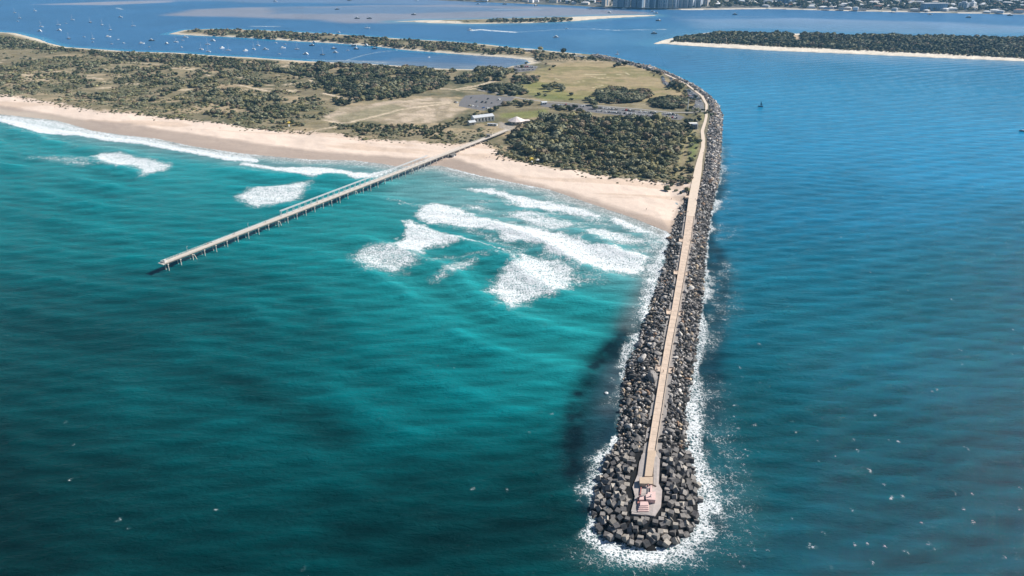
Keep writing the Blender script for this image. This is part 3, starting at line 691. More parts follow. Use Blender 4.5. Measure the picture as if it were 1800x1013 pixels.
# ------------------------------------------------------------------ rocks and cubes
def ico(sub):
    import bmesh
    bm = bmesh.new(); bmesh.ops.create_icosphere(bm, subdivisions=sub, radius=1)
    v = np.array([x.co[:] for x in bm.verts]); f = np.array([[y.index for y in x.verts] for x in bm.faces]); bm.free()
    return v, f
ICO1, ICO2 = ico(1), ico(2)
def rock_shape(seed):
    r = np.random.default_rng(seed); v = ICO2[0].copy(); f = ICO2[1]
    for k in range(11):
        n = r.normal(size=3); n /= np.linalg.norm(n); h = r.uniform(.52, .85)
        dd = v @ n; v = np.where((dd > h)[:, None], v - np.outer(dd - h, n), v)
    v = v * (1 + r.normal(size=(len(v), 1)) * .025)
    return v * r.uniform((.85, .62, .52), (1.3, .95, .8)), f
ROCKS = [rock_shape(300 + k) for k in range(9)]
def cube_shape(seed):
    import bmesh
    r = np.random.default_rng(seed); bm = bmesh.new()
    bmesh.ops.create_cube(bm, size=2)
    bmesh.ops.bevel(bm, geom=list(bm.edges), offset=.05, segments=1, affect='EDGES')
    for v in bm.verts: v.co += Vector(r.normal(size=3) * .018)
    if seed % 2:
        bm.verts.ensure_lookup_table(); c = bm.verts[int(r.integers(0, len(bm.verts)))].co.copy()
        for v in bm.verts:
            dd = (v.co - c).length
            if dd < .5: v.co *= .88 + .12 * dd / .5
    me = bpy.data.meshes.new('concrete_cube'); bm.to_mesh(me); bm.free(); return me

def stone_mat(objcol):
    m, nt, b = new_mat('armour_stone' if objcol else 'armour_stone_mass')
    pos = world_pos(nt)
    src = nt.nodes.new('ShaderNodeObjectInfo').outputs['Color'] if objcol else attr(nt, 'tint').outputs['Color']
    f = ramp(nt, noise(nt, 1.1, 6, .7, pos), [(.25, .55), (.55, 1.0), (.78, 1.55)])
    c = mixc(nt, 1.0, src, f, 'MULTIPLY')
    # wet weed line near the water
    z = nt.nodes.new('ShaderNodeSeparateXYZ'); nt.links.new(pos, z.inputs[0])
    zz = math_n(nt, 'ADD', z.outputs[2], math_n(nt, 'MULTIPLY', noise(nt, .5, 3, .6, pos), 1.2))
    wet = ramp(nt, math_n(nt, 'MULTIPLY', zz, .5), [(.32, 1.0), (.80, 0.0)])
    c = mixc(nt, math_n(nt, 'MULTIPLY', wet, .8), c, (.016, .018, .017))
    nt.links.new(c, b.inputs['Base Color'])
    nt.links.new(math_n(nt, 'MULTIPLY_ADD', wet, -.4, .88), b.inputs['Roughness'])
    b.inputs['Specular IOR Level'].default_value = .3
    bp = nt.nodes.new('ShaderNodeBump'); bp.inputs['Strength'].default_value = .6; bp.inputs['Distance'].default_value = .15
    nt.links.new(noise(nt, 2.2, 6, .65, pos), bp.inputs['Height']); nt.links.new(bp.outputs[0], b.inputs['Normal'])
    return m

# corners of the beacon apron in the photo, all on the level 4.2 m
APRON = P([(1124, 812), (1130, 797), (1153, 797), (1160, 808), (1158, 850), (1164, 862), (1162, 890), (1151, 907), (1110, 903), (1116, 872), (1112, 856), (1121, 834)], 4.2)

def poisson(poly, r, keep=None, seed=0, tries=1.0):
    """jittered hexagonal cells inside a polygon"""
    g = np.random.default_rng(seed)
    x0, y0 = poly.min(0); x1, y1 = poly.max(0)
    xs = np.arange(x0, x1, r); ys = np.arange(y0, y1, r * .87)
    XX, YY = np.meshgrid(xs, ys); XX[1::2] += r / 2
    X = (XX + g.uniform(-.32, .32, XX.shape) * r).ravel(); Y = (YY + g.uniform(-.32, .32, YY.shape) * r).ravel()
    m = inside(X, Y, poly)
    if keep is not None: m &= keep(X, Y)
    return np.c_[X[m], Y[m]]

def rotm(r, tilt):
    """random rotation matrix: any heading, tilt up to TILT radians"""
    from mathutils import Euler
    return Euler((r.uniform(-tilt, tilt), r.uniform(-tilt, tilt), r.uniform(0, 2 * PI))).to_matrix()

def build_rocks():
    r = np.random.default_rng(5)
    SM = stone_mat(True); SMM = stone_mat(False)
    tipY = G(1140, 797)[1]
    # --- concrete cubes round the head
    cubes = [cube_shape(k) for k in range(6)]
    for c in cubes: c.materials.append(SM)
    def keep(X, Y):
        return (sdf(X, Y, APRON, 30) < -1.2) & (sdf(X, Y, MOUND, 30) > -2.4) & (Y < tipY - 1) & (seg_dist(X, Y, PC[:3], False) > 4.6)
    big = np.vstack([MOUND])
    pts = poisson(big + 0, 3.12, keep, 3)
    x2, d2 = PX(pts[:, 0], pts[:, 1], 3)
    # nearest the apron first, then outward; neat rows beside the apron
    da = -sdf(pts[:, 0], pts[:, 1], APRON, 40)
    items = []
    order = np.argsort(d2)[::-1][:298]
    for k in order:
        x, y = pts[k]; s = r.uniform(.98, 1.30)
        dm = float(sdf(np.array([x]), np.array([y]), MOUND, 30)[0])
        z = float(mound_z(np.array([x]), np.array([y]))[0]) + s * .5 + r.uniform(-.95, .95)
        neat = da[k] < 3.4
        tilt = .05 if neat else (.35 if r.random() < .35 else 1.1)
        e = rotm(r, tilt).to_euler()
        if neat: e.z = BW_ANG + r.normal() * .06; z = 4.0 - s + r.uniform(.1, .5)
        t = r.random()
        base, tone = ((.15, .14, .137), 'dark grey') if t < .45 else ((.25, .23, .215), 'mid grey') if t < .8 else ((.37, .335, .295), 'pale weathered')
        o = link('concrete_cube', cubes[r.integers(6)], None, (x, y, z), np.array(base) * r.uniform(.8, 1.2), e, s)
        lean = 'level' if tilt < .1 else 'tilted' if tilt < .5 else 'tipped'
        rel = (np.array([x, y]) - TIP)
        sd = 'harbour side' if rel @ BW_RIGHT > 7 else 'surf side' if rel @ BW_RIGHT < -7 else 'seaward end'
        tier = 'lining the apron' if neat else 'awash in foam' if dm < 2.5 else 'above the foam' if dm < 6 else 'mid mound' if dm < 11 else 'high on mound'
        a = rel @ BW_DIR
        wh = '' if sd == 'seaward end' else ' off the beacon' if a < 8 else ' by beacon' if a < 28 else ' near path end'
        items.append((o, f'{lean} {tone} concrete cube {tier}, {sd}{wh}'))
        tag(o, '', 'concrete cube', 'concrete armour cubes round the breakwater head')
    single_out(items)
    # --- boulders: corridor along the wall and the harbour rim
    def keep2(X, Y):
        dp = seg_dist(X, Y, PC, False)
        lim = np.where(Y < PC[8][1], 4.4, 4.4)
        return (Y > tipY - 2) & (dp > lim) & (sdf(X, Y, MOUND, 20) > -1.6)
    grow = MOUND
    b1 = poisson(grow, 1.75, keep2, 9)
    b1 = b1[r.random(len(b1)) < .93]
    z = mound_z(b1[:, 0], b1[:, 1])
    s = np.exp(r.normal(-.03, .36, len(b1))) * 1.0
    s[r.random(len(s)) < .08] *= 1.45
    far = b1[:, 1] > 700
    s[far] *= 1.15
    dist = np.sqrt(b1[:, 0] ** 2 + b1[:, 1] ** 2 + H * H)
    order = np.argsort(-(s / dist) - 1e-9)
    tone_n = [('black', (.09, .085, .083)), ('dark grey', (.20, .186, .178)), ('grey', (.33, .305, .288)), ('pale grey', (.54, .50, .46)), ('tan', (.50, .39, .28)), ('rust brown', (.31, .20, .135))]
    tp = np.array([.33, .29, .19, .105, .06, .025])
    tid = r.choice(6, len(b1), p=tp)
    meshes = []
    for v, f in ROCKS: meshes.append(mesh_np('boulder', v, f, SM, False))
    shp = r.integers(0, len(ROCKS), len(b1))
    zoff = s * .22 + r.uniform(-.15, .4, len(b1))
    indiv = order[:298]; items = []
    bay_w = [(np.array(lerp_st(y, PC)), n) for y, n in zip(BAYS, ['first bay', 'second bay', 'third bay', 'fourth bay', 'last bay'])] + [(PC[0], 'path end')]
    size_n = lambda q: 'huge' if q > 1.7 else 'large' if q > 1.25 else 'middling' if q > .95 else 'small'
    for k in indiv:
        x, y = b1[k]; col = np.array(tone_n[tid[k]][1]) * r.uniform(.8, 1.25)
        o = link('boulder', meshes[shp[k]], None, (x, y, z[k] + zoff[k]), col, rotm(r, .5).to_euler(), s[k])
        dm = float(sdf(np.array([x]), np.array([y]), MOUND, 30)[0])
        tier = 'at foam line' if dm < 3.2 else 'mid slope' if dm < 7.5 else 'beside path'
        sd = 'harbour side' if (np.array([x, y]) - PC[0]) @ BW_RIGHT > 0 else 'surf side'
        nb = min(bay_w, key=lambda q: np.linalg.norm(q[0] - b1[k]))[1]
        wide = ROCKS[shp[k]][0]; fl = 'slabby' if np.ptp(wide[:, 2]) < 1.0 else 'blocky'
        items.append((o, f'{size_n(s[k])} {tone_n[tid[k]][0]} {fl} boulder {tier}, {sd}, by {nb}'))
        tag(o, '', 'boulder', 'boulders on the breakwater slopes')
    single_out(items)
    Vs, Fs, Cs, b = [], [], [], 0
    for k in order[298:]:
        v, f = ROCKS[shp[k]]
        R = np.array(rotm(r, .5)); vv = v @ R.T * s[k] + (b1[k][0], b1[k][1], z[k] + zoff[k])
        Vs.append(vv); Fs.append(f + b); b += len(v)
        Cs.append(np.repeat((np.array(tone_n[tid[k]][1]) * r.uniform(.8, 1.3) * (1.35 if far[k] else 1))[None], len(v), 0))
    me = mesh_np('boulder_bank', np.vstack(Vs), np.vstack(Fs), SMM, False, {'tint': np.vstack(Cs)})
    stuff('boulder_bank', me, 'bank of countless grey boulders armouring the far breakwater and harbour rim', 'boulders')
    # loose rocks at the foot of the beach by the wall are part of the same bank

# ------------------------------------------------------------------ beacon apron
def build_beacon():
    M_c = surf('grey apron concrete', (.44, .39, .37), .88, .22, .6, .25, wpos=True, bump=.1)
    M_d = surf('darker apron concrete', (.36, .325, .31), .9, .22, .6, .2, wpos=True, bump=.1)
    M_t = surf('tan apron concrete', (.52, .40, .30), .85, .12, .6, .25, wpos=True)
    M_p = surf('faded red paint on concrete', (.66, .47, .44), .8, .18, 1.2, .25, wpos=True)
    M_r = surf('dark red paint', (.36, .15, .14), .7, .2, 1.5, .3, wpos=True)
    M_w = surf('white beacon paint', (.80, .78, .75), .6, .08, 1.5, .35)
    M_g = surf('dark steel', (.09, .09, .10), .5, .2, 3, .5, .5)
    ox, oy, z0 = 1080, 790, 7.233
    def q(m, pts, a, b, z=None, mi=0):
        m.prism([tuple(p) for p in P(pts, a if z is None else z, z0, ox, oy)], a, b, mi)
    t = thing('beacon_apron', 'stepped grey and pale red concrete apron at the breakwater head', 'apron', (*TIP, 0))
    def part(name, m, *mats):
        o = link(name, m.mesh(name, *mats), t); o.location = (-TIP[0], -TIP[1], 0); return o
    m = MB(); m.prism([tuple(p) for p in APRON], 1.0, 4.2); part('slab', m, M_c)
    m = MB(); q(m, [(212, 790), (480, 845), (505, 700), (520, 560), (280, 560), (262, 600)], 4.205, 4.32, 4.3); part('lower_slab', m, M_d)
    m = MB(); q(m, [(345, 70), (420, 60), (410, 330), (300, 340)], 4.205, 4.30, 4.3); part('side_slab', m, M_d)
    m = MB(); q(m, [(425, 20), (525, 20), (480, 345), (385, 345)], 4.205, 5.2, 5.0); part('walkway', m, M_t)
    m = MB(); q(m, [(500, 100), (550, 100), (535, 470), (495, 450)], 4.205, 4.7, 4.5); part('ledge', m, M_d)
    m = MB(); q(m, [(320, 355), (492, 350), (488, 440), (322, 432)], 4.205, 6.2, 6.2); part('landing', m, M_t)
    m = MB(); q(m, [(400, 560), (525, 540), (520, 650), (400, 640)], 4.325, 6.3, 6.0)
    q(m, [(455, 450), (480, 450), (478, 545), (455, 548)], 4.325, 5.6, 5.6); part('plinth', m, M_p)
    m = MB(); q(m, [(325, 590), (385, 590), (385, 640), (315, 640)], 4.325, 5.6, 5.6); part('equipment_box', m, M_p)
    for k in range(4):
        m = MB(); e = k * 9
        q(m, [(297 + e, 790 - e * 1.8), (438 - e * .4, 788 - e * 1.8), (435 - e * .4, 690), (300 + e, 690)], 4.33 + k * .36, 4.33 + (k + 1) * .36 - .004, 4.6)
        part('step', m, M_p)
    m = MB(); q(m, [(296, 640), (322, 640), (316, 690), (292, 690)], 4.33, 4.9, 4.7); q(m, [(318, 590), (330, 590), (300, 640), (294, 640)], 4.33, 5.1, 4.9); part('red_kerb', m, M_r)
    for pts in ([(335, 470), (350, 470), (338, 575), (322, 575)],):
        m = MB(); q(m, pts, 4.33, 4.85, 4.7); part('red_kerb', m, M_r)
    # the light itself
    c = P([(418, 592)], 6.3, z0, ox, oy)[0]; c2 = P([(462, 600)], 6.3, z0, ox, oy)[0]
    cz = 6.3
    l = thing('light_beacon', 'slim white navigation light column between the tan landing and red plinth', 'beacon', (*P([(412, 595)], 4.4, z0, ox, oy)[0], 4.325), 0)
    l.scale = (1.15, 1.15, 1.35)
    link('column', MB().lathe([(.62, 0), (.55, .3), (.46, .35), (.42, 3.6), (.62, 3.7), (.62, 3.85)], 14).mesh('column', M_w), l)
    link('gallery', MB().lathe([(.85, 3.86), (.85, 3.98)], 14).mesh('gallery', M_p), l)
    lan = link('lantern', MB().lathe([(.3, 3.99), (.3, 4.6)], 12).mesh('lantern', surf('lantern glass', (.25, .35, .3), .15, .05, 1, .6)), l)
    link('cap', MB().lathe([(.4, 4.605), (.36, 4.75), (.06, 4.95)], 12).mesh('cap', M_r), lan)
    ld = MB()
    for s in (-.2, .2): ld.tube((s, -.56, 0), (s, -.56, 3.85), .03, n=6)
    for k in range(11): ld.tube((-.2, -.56, .3 + k * .33), (.2, -.56, .3 + k * .33), .02, n=5)
    link('ladder', ld.mesh('ladder', M_g), l)
    rl = MB()
    for k in range(10):
        a = 2 * PI * k / 10; b_ = 2 * PI * (k + 1) / 10
        rl.tube((.8 * math.cos(a), .8 * math.sin(a), 3.98), (.8 * math.cos(a), .8 * math.sin(a), 4.9), .025, n=5)
        rl.tube((.8 * math.cos(a), .8 * math.sin(a), 4.88), (.8 * math.cos(b_), .8 * math.sin(b_), 4.88), .025, n=5)
    link('railing', rl.mesh('railing', M_g), l)
    # white marker pylon in front of the plinth
    p = c2
    k = thing('marker_post', 'short white tapered marker post standing on the pale red plinth', 'post', (*p, 6.305), BW_ANG); k.scale = (.6, .6, .5)
    link('shaft', MB().box(-.35, .35, -.35, .35, 0, 3.2, 0, .1).mesh('shaft', M_w), k)
    link('base', MB().box(-.6, .6, -.6, .6, 0, .3).mesh('base', M_c), k)

# ================================================================== SAND BYPASS JETTY
JA = np.array(G(298, 475.5, 0)); JB = np.array(G(768, 288.5, 0))
J_DIR = (JB - JA) / np.linalg.norm(JB - JA); J_STEP = np.linalg.norm(JB - JA) / 31
J_LEFT = np.array([-J_DIR[1], J_DIR[0]]); J_Z = 6.6; J_W = 5.2
def build_jetty():
    M_deck = surf('bleached jetty deck', (.57, .50, .435), .85, .18, .5, .25, wpos=True)
    M_conc = surf('pale pile concrete', (.56, .53, .48), .8, .2, .6, .25, wpos=True)
    M_rail = surf('white painted rail', (.62, .60, .57), .6, .08, 1, .3)
    M_girder = surf('weathered girder', (.20, .19, .18), .8, .2, 1, .3)
    M_frame = surf('galvanised frame', (.55, .57, .58), .5, .1, 1, .4, .1)
    ang = math.atan2(J_DIR[1], J_DIR[0]) - PI / 2
    org = JA + J_LEFT * .4                                # local frame: x right of the jetty, y along it
    t = thing('jetty', 'long narrow piled jetty running from the dunes out through the surf', 'jetty', (*org, 0), ang)
    n_b = 45; L = n_b * J_STEP
    W0, W1 = -J_W + .6, .6
    link('deck', MB().box(W0, W1, -2.5, L, J_Z - .35, J_Z).mesh('deck', M_deck), t)
    for x in (W0 + .9, W1 - .9):
        link('girder', MB().box(x - .25, x + .25, -1.5, L - 2, J_Z - 1.35, J_Z - .352).mesh('girder', M_girder), t)
    pile = MB().lathe([(.40, -3.0), (.38, J_Z - 1.9)], 10).mesh('pile', M_conc)
    beam = MB().box(W0 - .1, W1 + .1, -.5, .5, J_Z - 1.9, J_Z - 1.352).mesh('crossbeam', M_conc)
    rake = MB(); rake.tube((0, 3.0, -3), (0, .3, J_Z - 1.9), .38, n=10); rake = rake.mesh('raking_pile', M_conc)
    for n in range(40):
        y = n * J_STEP
        link('crossbeam', beam, t, (0, y, 0))
        link('pile', pile, t, (W1 - .7, y, 0)); link('pile', pile, t, (W0 + .7, y, 0))
        if n in (2, 10, 19, 27):
            link('raking_pile', rake, t, (W1 - .3, y + .9, 0)); link('raking_pile', rake, t, (W0 + .3, y + .9, 0))
    for x, nm in ((W1 - .08, 'railing'), (W0 + .08, 'railing')):
        m = MB(); y = -2.4
        while y < L:
            m.box(x - .05, x + .05, y - .05, y + .05, J_Z, J_Z + 1.15); y += 2.75
        for z in (.4, .75, 1.15): m.box(x - .04, x + .04, -2.4, L, J_Z + z - .045, J_Z + z + .045)
        link(nm, m.mesh(nm, M_rail), t)
    m = MB(); m.box(W0 + .2, W1 - .2, -2.46, -2.36, J_Z + 1.1, J_Z + 1.2)
    for k in range(5): m.box(W0 + .2 + k * 1.1, W0 + .3 + k * 1.1, -2.46, -2.36, J_Z, J_Z + 1.1)
    link('end_railing', m.mesh('end_railing', M_rail), t)
    # pale service pipe on the far edge, from the head to the gantry
    m = MB(); m.tube((W0 + .5, 4 * J_STEP, J_Z + .45), (W0 + .5, 31 * J_STEP, J_Z + .45), .28, n=8); link('service_pipe', m.mesh('service_pipe', M_frame), t)
    # gantry rail carried on frames over the far edge
    m = MB(); y0, y1 = 10.7 * J_STEP, 30 * J_STEP
    gx0, gx1 = W0 - .3, W0 + 1.5
    for x in (gx0, gx1): m.box(x - .16, x + .16, y0, y1, J_Z + 4.5, J_Z + 5.0)
    link('gantry_rail', m.mesh('gantry_rail', M_frame), t)
    fr = MB()
    for x in (gx0, gx1): fr.box(x - .13, x + .13, -.13, .13, J_Z, J_Z + 4.5)
    fr.box(gx0, gx1, -.12, .12, J_Z + 4.2, J_Z + 4.48); fr.tube((gx0, 0, J_Z + .3), (gx1, 0, J_Z + 4.2), .07, n=5)
    fr = fr.mesh('gantry_frame', M_frame)
    k = 0; y = y0
    while y < y1: link('gantry_frame', fr, t, (0, y + .2, 0)); y += J_STEP / 1.5
    # clutter at the head
    m = MB().box(W0 - .6, W1 + .4, -4.4, -2.52, J_Z - .5, J_Z - .1); link('head_platform', m.mesh('head_platform', M_conc), t)
    m = MB().box(-2.6, -1.2, -1.4, .4, J_Z, J_Z + 1.9).box(-2.7, -1.1, -1.5, .5, J_Z + 1.9, J_Z + 2.05); link('winch_cabinet', m.mesh('winch_cabinet', M_rail), t)
    def at(n, x=0.0): p = org + J_DIR * n * J_STEP - J_LEFT * x; return p
    for n, x, lab in ((1.9, -3.9, 'slim grey lamp post near the seaward head of the jetty'), (7.4, -4.2, 'slim grey lamp post on the open jetty deck seaward of the gantry')):
        p = at(n, x); l = thing('lamp_post', lab, 'lamp post', (*p, J_Z), ang)
        link('pole', MB().lathe([(.14, 0), (.09, 5.0)], 8).mesh('pole', M_frame), l)
        a = MB(); a.tube((0, 0, 4.9), (1.2, 0, 5.15), .05, n=6); link('arm', a.mesh('arm', M_frame), l)
        link('lamp_head', MB().box(1.0, 1.6, -.14, .14, 5.08, 5.22).mesh('lamp_head', M_frame), l)
    # pump shed slung below the deck above the beach, gatehouse at the dune end
    p = at(33.6, 1.6); s = thing('pump_shed', 'small dark shed under the jetty deck where it reaches the beach', 'shed', (*p, 1.2), ang)
    link('wall', MB().box(-2.2, 2.2, -4, 4, 0, 3.1).mesh('wall', surf('dark shed cladding', (.10, .10, .11), .8, .2, 1)), s)
    link('roof', MB().box(-2.5, 2.5, -4.3, 4.3, 3.1, 3.35).mesh('roof', M_girder), s)
    link('door', MB().box(2.2, 2.26, -1, 1, .1, 2.3).mesh('door', M_frame), s)
    p = at(41.0, -2.2); s = thing('gatehouse', 'small dark roofed gatehouse standing across the landward jetty deck', 'gatehouse', (*p, J_Z), ang)
    link('roof', MB().box(-3.2, 3.2, -2.6, 2.6, 2.9, 3.2).mesh('roof', M_girder), s)
    for x in (-2.3, 2.3):
        for y in (-2.2, 2.2): link('post', MB().box(x - .12, x + .12, y - .12, y + .12, 0, 2.9).mesh('post', M_girder), s)
    link('gate', MB().box(-2.2, 2.2, -.06, .06, .1, 2.0).mesh('gate', M_girder), s)
    return at
# ================================================================== VEGETATION
def crown_shape(seed, lobes, cards, csize, ic, flat=.75):
    """lumpy crown: several displaced lobes plus loose leaf clumps; unit radius, base near z=0"""
    r = np.random.default_rng(seed); Vs, Fs = [], []; b = 0; cen = []
    for k in range(lobes):
        a = r.uniform(0, 2 * PI); q = 0 if k == 0 else r.uniform(.35, .62)
        c = np.array([q * math.cos(a), q * math.sin(a), .62 + r.uniform(-.18, .3) * (k > 0)]); rad = r.uniform(.42, .62) if k else .66
        v, f = ic; d = 1 + .30 * (r.random((len(v), 1)) - .5)
        Vs.append(v * d * rad * (1, 1, flat) + c); Fs.append(f + b); b += len(v); cen.append((c, rad))
    n = cards; i = r.integers(0, lobes, n)
    dr = r.normal(size=(n, 3)); dr[:, 2] = np.abs(dr[:, 2]) * 1.1 - .25; dr /= np.linalg.norm(dr, axis=1)[:, None]
    C = np.array([cen[j][0] for j in i]); R = np.array([cen[j][1] for j in i])[:, None]
    p = C + dr * R * (1, 1, flat) * r.uniform(.88, 1.25, (n, 1))
    u = np.cross(dr, r.normal(size=(n, 3))); u /= np.linalg.norm(u, axis=1)[:, None]; w = np.cross(dr, u) + dr * r.uniform(-.7, .7, (n, 1))
    s = csize * r.uniform(.6, 1.4, (n, 1))
    q = np.stack([p + u * s, p - u * s * .6 + w * s * .8, p - u * s * .5 - w * s * .8], 1).reshape(-1, 3)
    Vs.append(q); Fs.append(np.arange(3 * n).reshape(-1, 3) + b)
    return np.vstack(Vs), np.vstack(Fs)

def leaf_mat(objcol):
    m, nt, b = new_mat('foliage' if objcol else 'foliage_mass')
    g = nt.nodes.new('ShaderNodeNewGeometry'); pos = g.outputs['Position']
    src = nt.nodes.new('ShaderNodeObjectInfo').outputs['Color'] if objcol else attr(nt, 'tint').outputs['Color']
    isl = ramp(nt, g.outputs['Random Per Island'], [(0, .76), (.6, 1.0), (1, 1.32)])
    f = ramp(nt, noise(nt, .22, 5, .7, pos), [(.3, .68), (.7, 1.35)])
    c = mixc(nt, 1.0, mixc(nt, 1.0, src, isl, 'MULTIPLY'), f, 'MULTIPLY')
    nt.links.new(c, b.inputs['Base Color']); b.inputs['Roughness'].default_value = .8; b.inputs['Specular IOR Level'].default_value = .15
    return m

def scatter(px_poly, r, z=3.0, seed=0, keep=None, s=1, ox=0, oy=0):
    return poisson(P(px_poly, z, s, ox, oy), r, keep, seed)

GREENS = [('grey-green', (.185, .185, .118)), ('dark green', (.088, .100, .055)), ('olive', (.205, .188, .095)), ('brownish', (.20, .158, .105)), ('blackish green', (.046, .054, .036))]
def build_trees():
    r = np.random.default_rng(21)
    LM = leaf_mat(True); LMM = leaf_mat(False)
    bark = surf('grey bark', (.12, .10, .08), .9, .3, 2)
    hi = [crown_shape(400 + k, 6 + k % 3, 170, .16, ICO1) for k in range(6)]
    hiw = [crown_shape(420 + k, 9, 230, .13, ICO1, .55) for k in range(3)]
    crowns = [mesh_np('crown', v, f, LM) for v, f in hi + hiw]
    tr = MB(); tr.tube((0, 0, -.4), (.03, .02, .45), .075, .05, 7); tr.tube((.02, .01, .3), (.34, .1, .72), .04, .015, 5); tr.tube((.02, .01, .25), (-.3, .18, .7), .04, .015, 5); tr.tube((.02, .01, .34), (.02, -.32, .74), .035, .012, 5)
    trunk = tr.mesh('trunk', bark)
    lo = [crown_shape(500 + k, 3, 46, .24, ICO1) for k in range(8)]
    vlo = [crown_shape(540 + k, 2, 26, .30, ICO1, .7) for k in range(6)]
    sh = [crown_shape(560 + k, 1, 22, .42, ICO1, .55) for k in range(6)]
    cand = []                                           # x, y, radius, zone, tone weights, forced individual
    def zone(name, poly, sp, rad, tones, seed, forced=False, keep=None, thin=1.0, gap=0.0, ragged=6.0, **k):
        pts = scatter(poly, sp, 3.0, seed, keep, **k)
        ed = sdf(pts[:, 0], pts[:, 1], P(poly, 3.0), 60); ns = fbm(pts[:, 0], pts[:, 1], 34, 600 + seed, 3); n_lo = fbm(pts[:, 0], pts[:, 1], 45, 640 + seed, 2)
        tones = np.array(tones)
        for (x, y), e, n_, nl in zip(pts, ed, ns, n_lo):
            if r.random() > thin or n_ < gap or e < (n_ - .35) * ragged * 2.2: continue
            w = tones * np.array([2.2 if nl > .5 else .4, 1.5 if nl < .5 else .5, 1.6 if nl > .5 else .6, 1, 2.4 if nl < .45 else .3]); w /= w.sum()
            cand.append((x, y, (rad[0] + (rad[1] - rad[0]) * np.clip(r.random() * .75 + (nl - .5) * 1.3 + .12, 0, 1)) * (1 if name != 'in the thicket' else np.interp(y, [780, 900, 1050], [.66, .9, 1.1]) * r.choice([.6, 1.0, 1.7], p=[.35, .47, .18])) * (.8 + .2 * min(1, e / 12)), name, r.choice(5, p=w), forced))
    def each(name, pts, tones, s=1, ox=0, oy=0):
        for px, py, rad in pts:
            x, y = G(ox + px / s, oy + py / s, 3.0); cand.append((x, y, rad, name, r.choice(5, p=tones), True))
    away = lambda X, Y: (seg_dist(X, Y, PC[9:], False) > 9) & (np.max([sdf(X, Y, l, 30) for l in LOTS.values()], 0) < -3)
    th = [(905, 232), (925, 214), (960, 206), (1010, 205), (1060, 206), (1130, 211), (1175, 215), (1205, 226), (1203, 243), (1198, 267), (1190, 290), (1187, 314), (1140, 315), (1080, 309), (1000, 295), (950, 285), (905, 266), (884, 250)]
    zone('in the thicket', th, 6.2, (2.4, 6.6), [.40, .22, .26, .09, .03], 1, keep=away, gap=.30, ragged=14)
    zone('at dark end of thicket below cars', [(1060, 206), (1130, 211), (1180, 215), (1208, 228), (1200, 250), (1140, 240), (1080, 225)], 7, (3.5, 5.4), [.1, .45, .1, .05, .3], 2, keep=away)
    zone('in wood behind cleared ground', [(548, 112), (620, 115), (700, 119), (760, 122), (870, 120), (905, 128), (885, 142), (830, 146), (800, 152), (757, 160), (720, 172), (690, 178), (650, 168), (610, 172), (575, 158), (552, 140)], 8, (3.8, 7), [.2, .34, .16, .12, .18], 3, keep=away, gap=.40)
    zone('at foot of cleared ground', [(556, 130), (600, 140), (650, 158), (690, 176), (640, 178), (605, 188), (590, 185), (570, 160)], 7.5, (3.6, 6), [.1, .4, .15, .05, .3], 4, thin=.8, gap=.36)
    zone('along the bay shore', [(0, 64), (60, 74), (95, 84), (200, 94), (330, 98), (450, 107), (550, 114), (556, 138), (480, 127), (400, 121), (320, 113), (230, 110), (190, 100), (100, 90), (0, 84)], 8, (3, 6), [.22, .38, .10, .16, .14], 5, thin=.9, gap=.34)
    zone('between jetty and cleared ground', [(590, 222), (640, 216), (700, 220), (760, 222), (800, 210), (840, 196), (855, 200), (838, 215), (800, 224), (780, 232), (790, 246), (730, 244), (660, 238), (610, 232)], 6.5, (2, 4), [.35, .30, .25, .06, .04], 6, thin=.75)
    zone('on the narrow sand peninsula', [(322, 54), (375, 52), (450, 54), (525, 58), (600, 62), (700, 70), (800, 76), (860, 82), (925, 88), (925, 97), (887, 97), (825, 94), (712, 85), (600, 74), (525, 70), (450, 66), (350, 60)], 9, (3.5, 6.5), [.22, .35, .1, .25, .08], 7, thin=.8, gap=.44)
    zone('in the long island woodland', [(1172, 73), (1200, 73), (1350, 80), (1500, 87), (1650, 94), (1800, 101), (2000, 112), (2000, 78), (1800, 70), (1650, 66), (1500, 63.5), (1350, 60), (1262, 59), (1205, 65)], 10, (5, 9), [.18, .45, .08, .07, .22], 8, keep=lambda X, Y: seg_dist(X, Y, P([(1398, 60), (1403, 74)], 3), False) > 11)
    zone('on long island woodland edge', [(1165, 74), (1200, 74), (1350, 81.5), (1500, 88.5), (1650, 95.5), (1800, 102.5), (1950, 110), (1950, 107), (1800, 99), (1500, 85), (1350, 78), (1200, 71)], 8, (3, 5), [.35, .2, .3, .1, .05], 28)
    zone('on the sandbar island', [(845, 38), (885, 39), (960, 38), (1012, 35.5), (1010, 33.5), (960, 35), (885, 36)], 12, (5, 9), [.1, .4, .1, .2, .2], 9, thin=.7)
    zone('low on the sandbar island', [(780, 38.5), (840, 39), (840, 37), (790, 37)], 12, (1.5, 3.5), [.2, .3, .1, .3, .1], 10, thin=.5)
    zone('along harbour side of the park', [(935, 90), (1000, 96), (1050, 101), (1080, 106), (1060, 109), (1000, 104), (940, 108), (925, 98)], 11, (3, 6), [.2, .3, .15, .3, .05], 11, thin=.6)
    zone('beside the big lawn', [(900, 136), (948, 137), (950, 146), (925, 151), (905, 154), (895, 148)], 9, (4.5, 6.5), [.2, .35, .05, .3, .1], 12, True, thin=.9)
    zone('beside the sealed car park', [(835, 156), (870, 148), (922, 154), (934, 164), (905, 170), (860, 164)], 10, (4.5, 7), [.1, .5, .05, .1, .25], 13, True, keep=away)
    each('in clump on lawn edge', [(958, 156, 7), (972, 153, 8), (983, 155, 8), (990, 160, 6), (965, 161, 6), (948, 168, 4), (958, 169, 3.5)], [.5, .2, .2, .1, 0])
    each('alone on lawn by the road', [(1004, 168, 4.2)], [0, 0, 0, 0, 1])
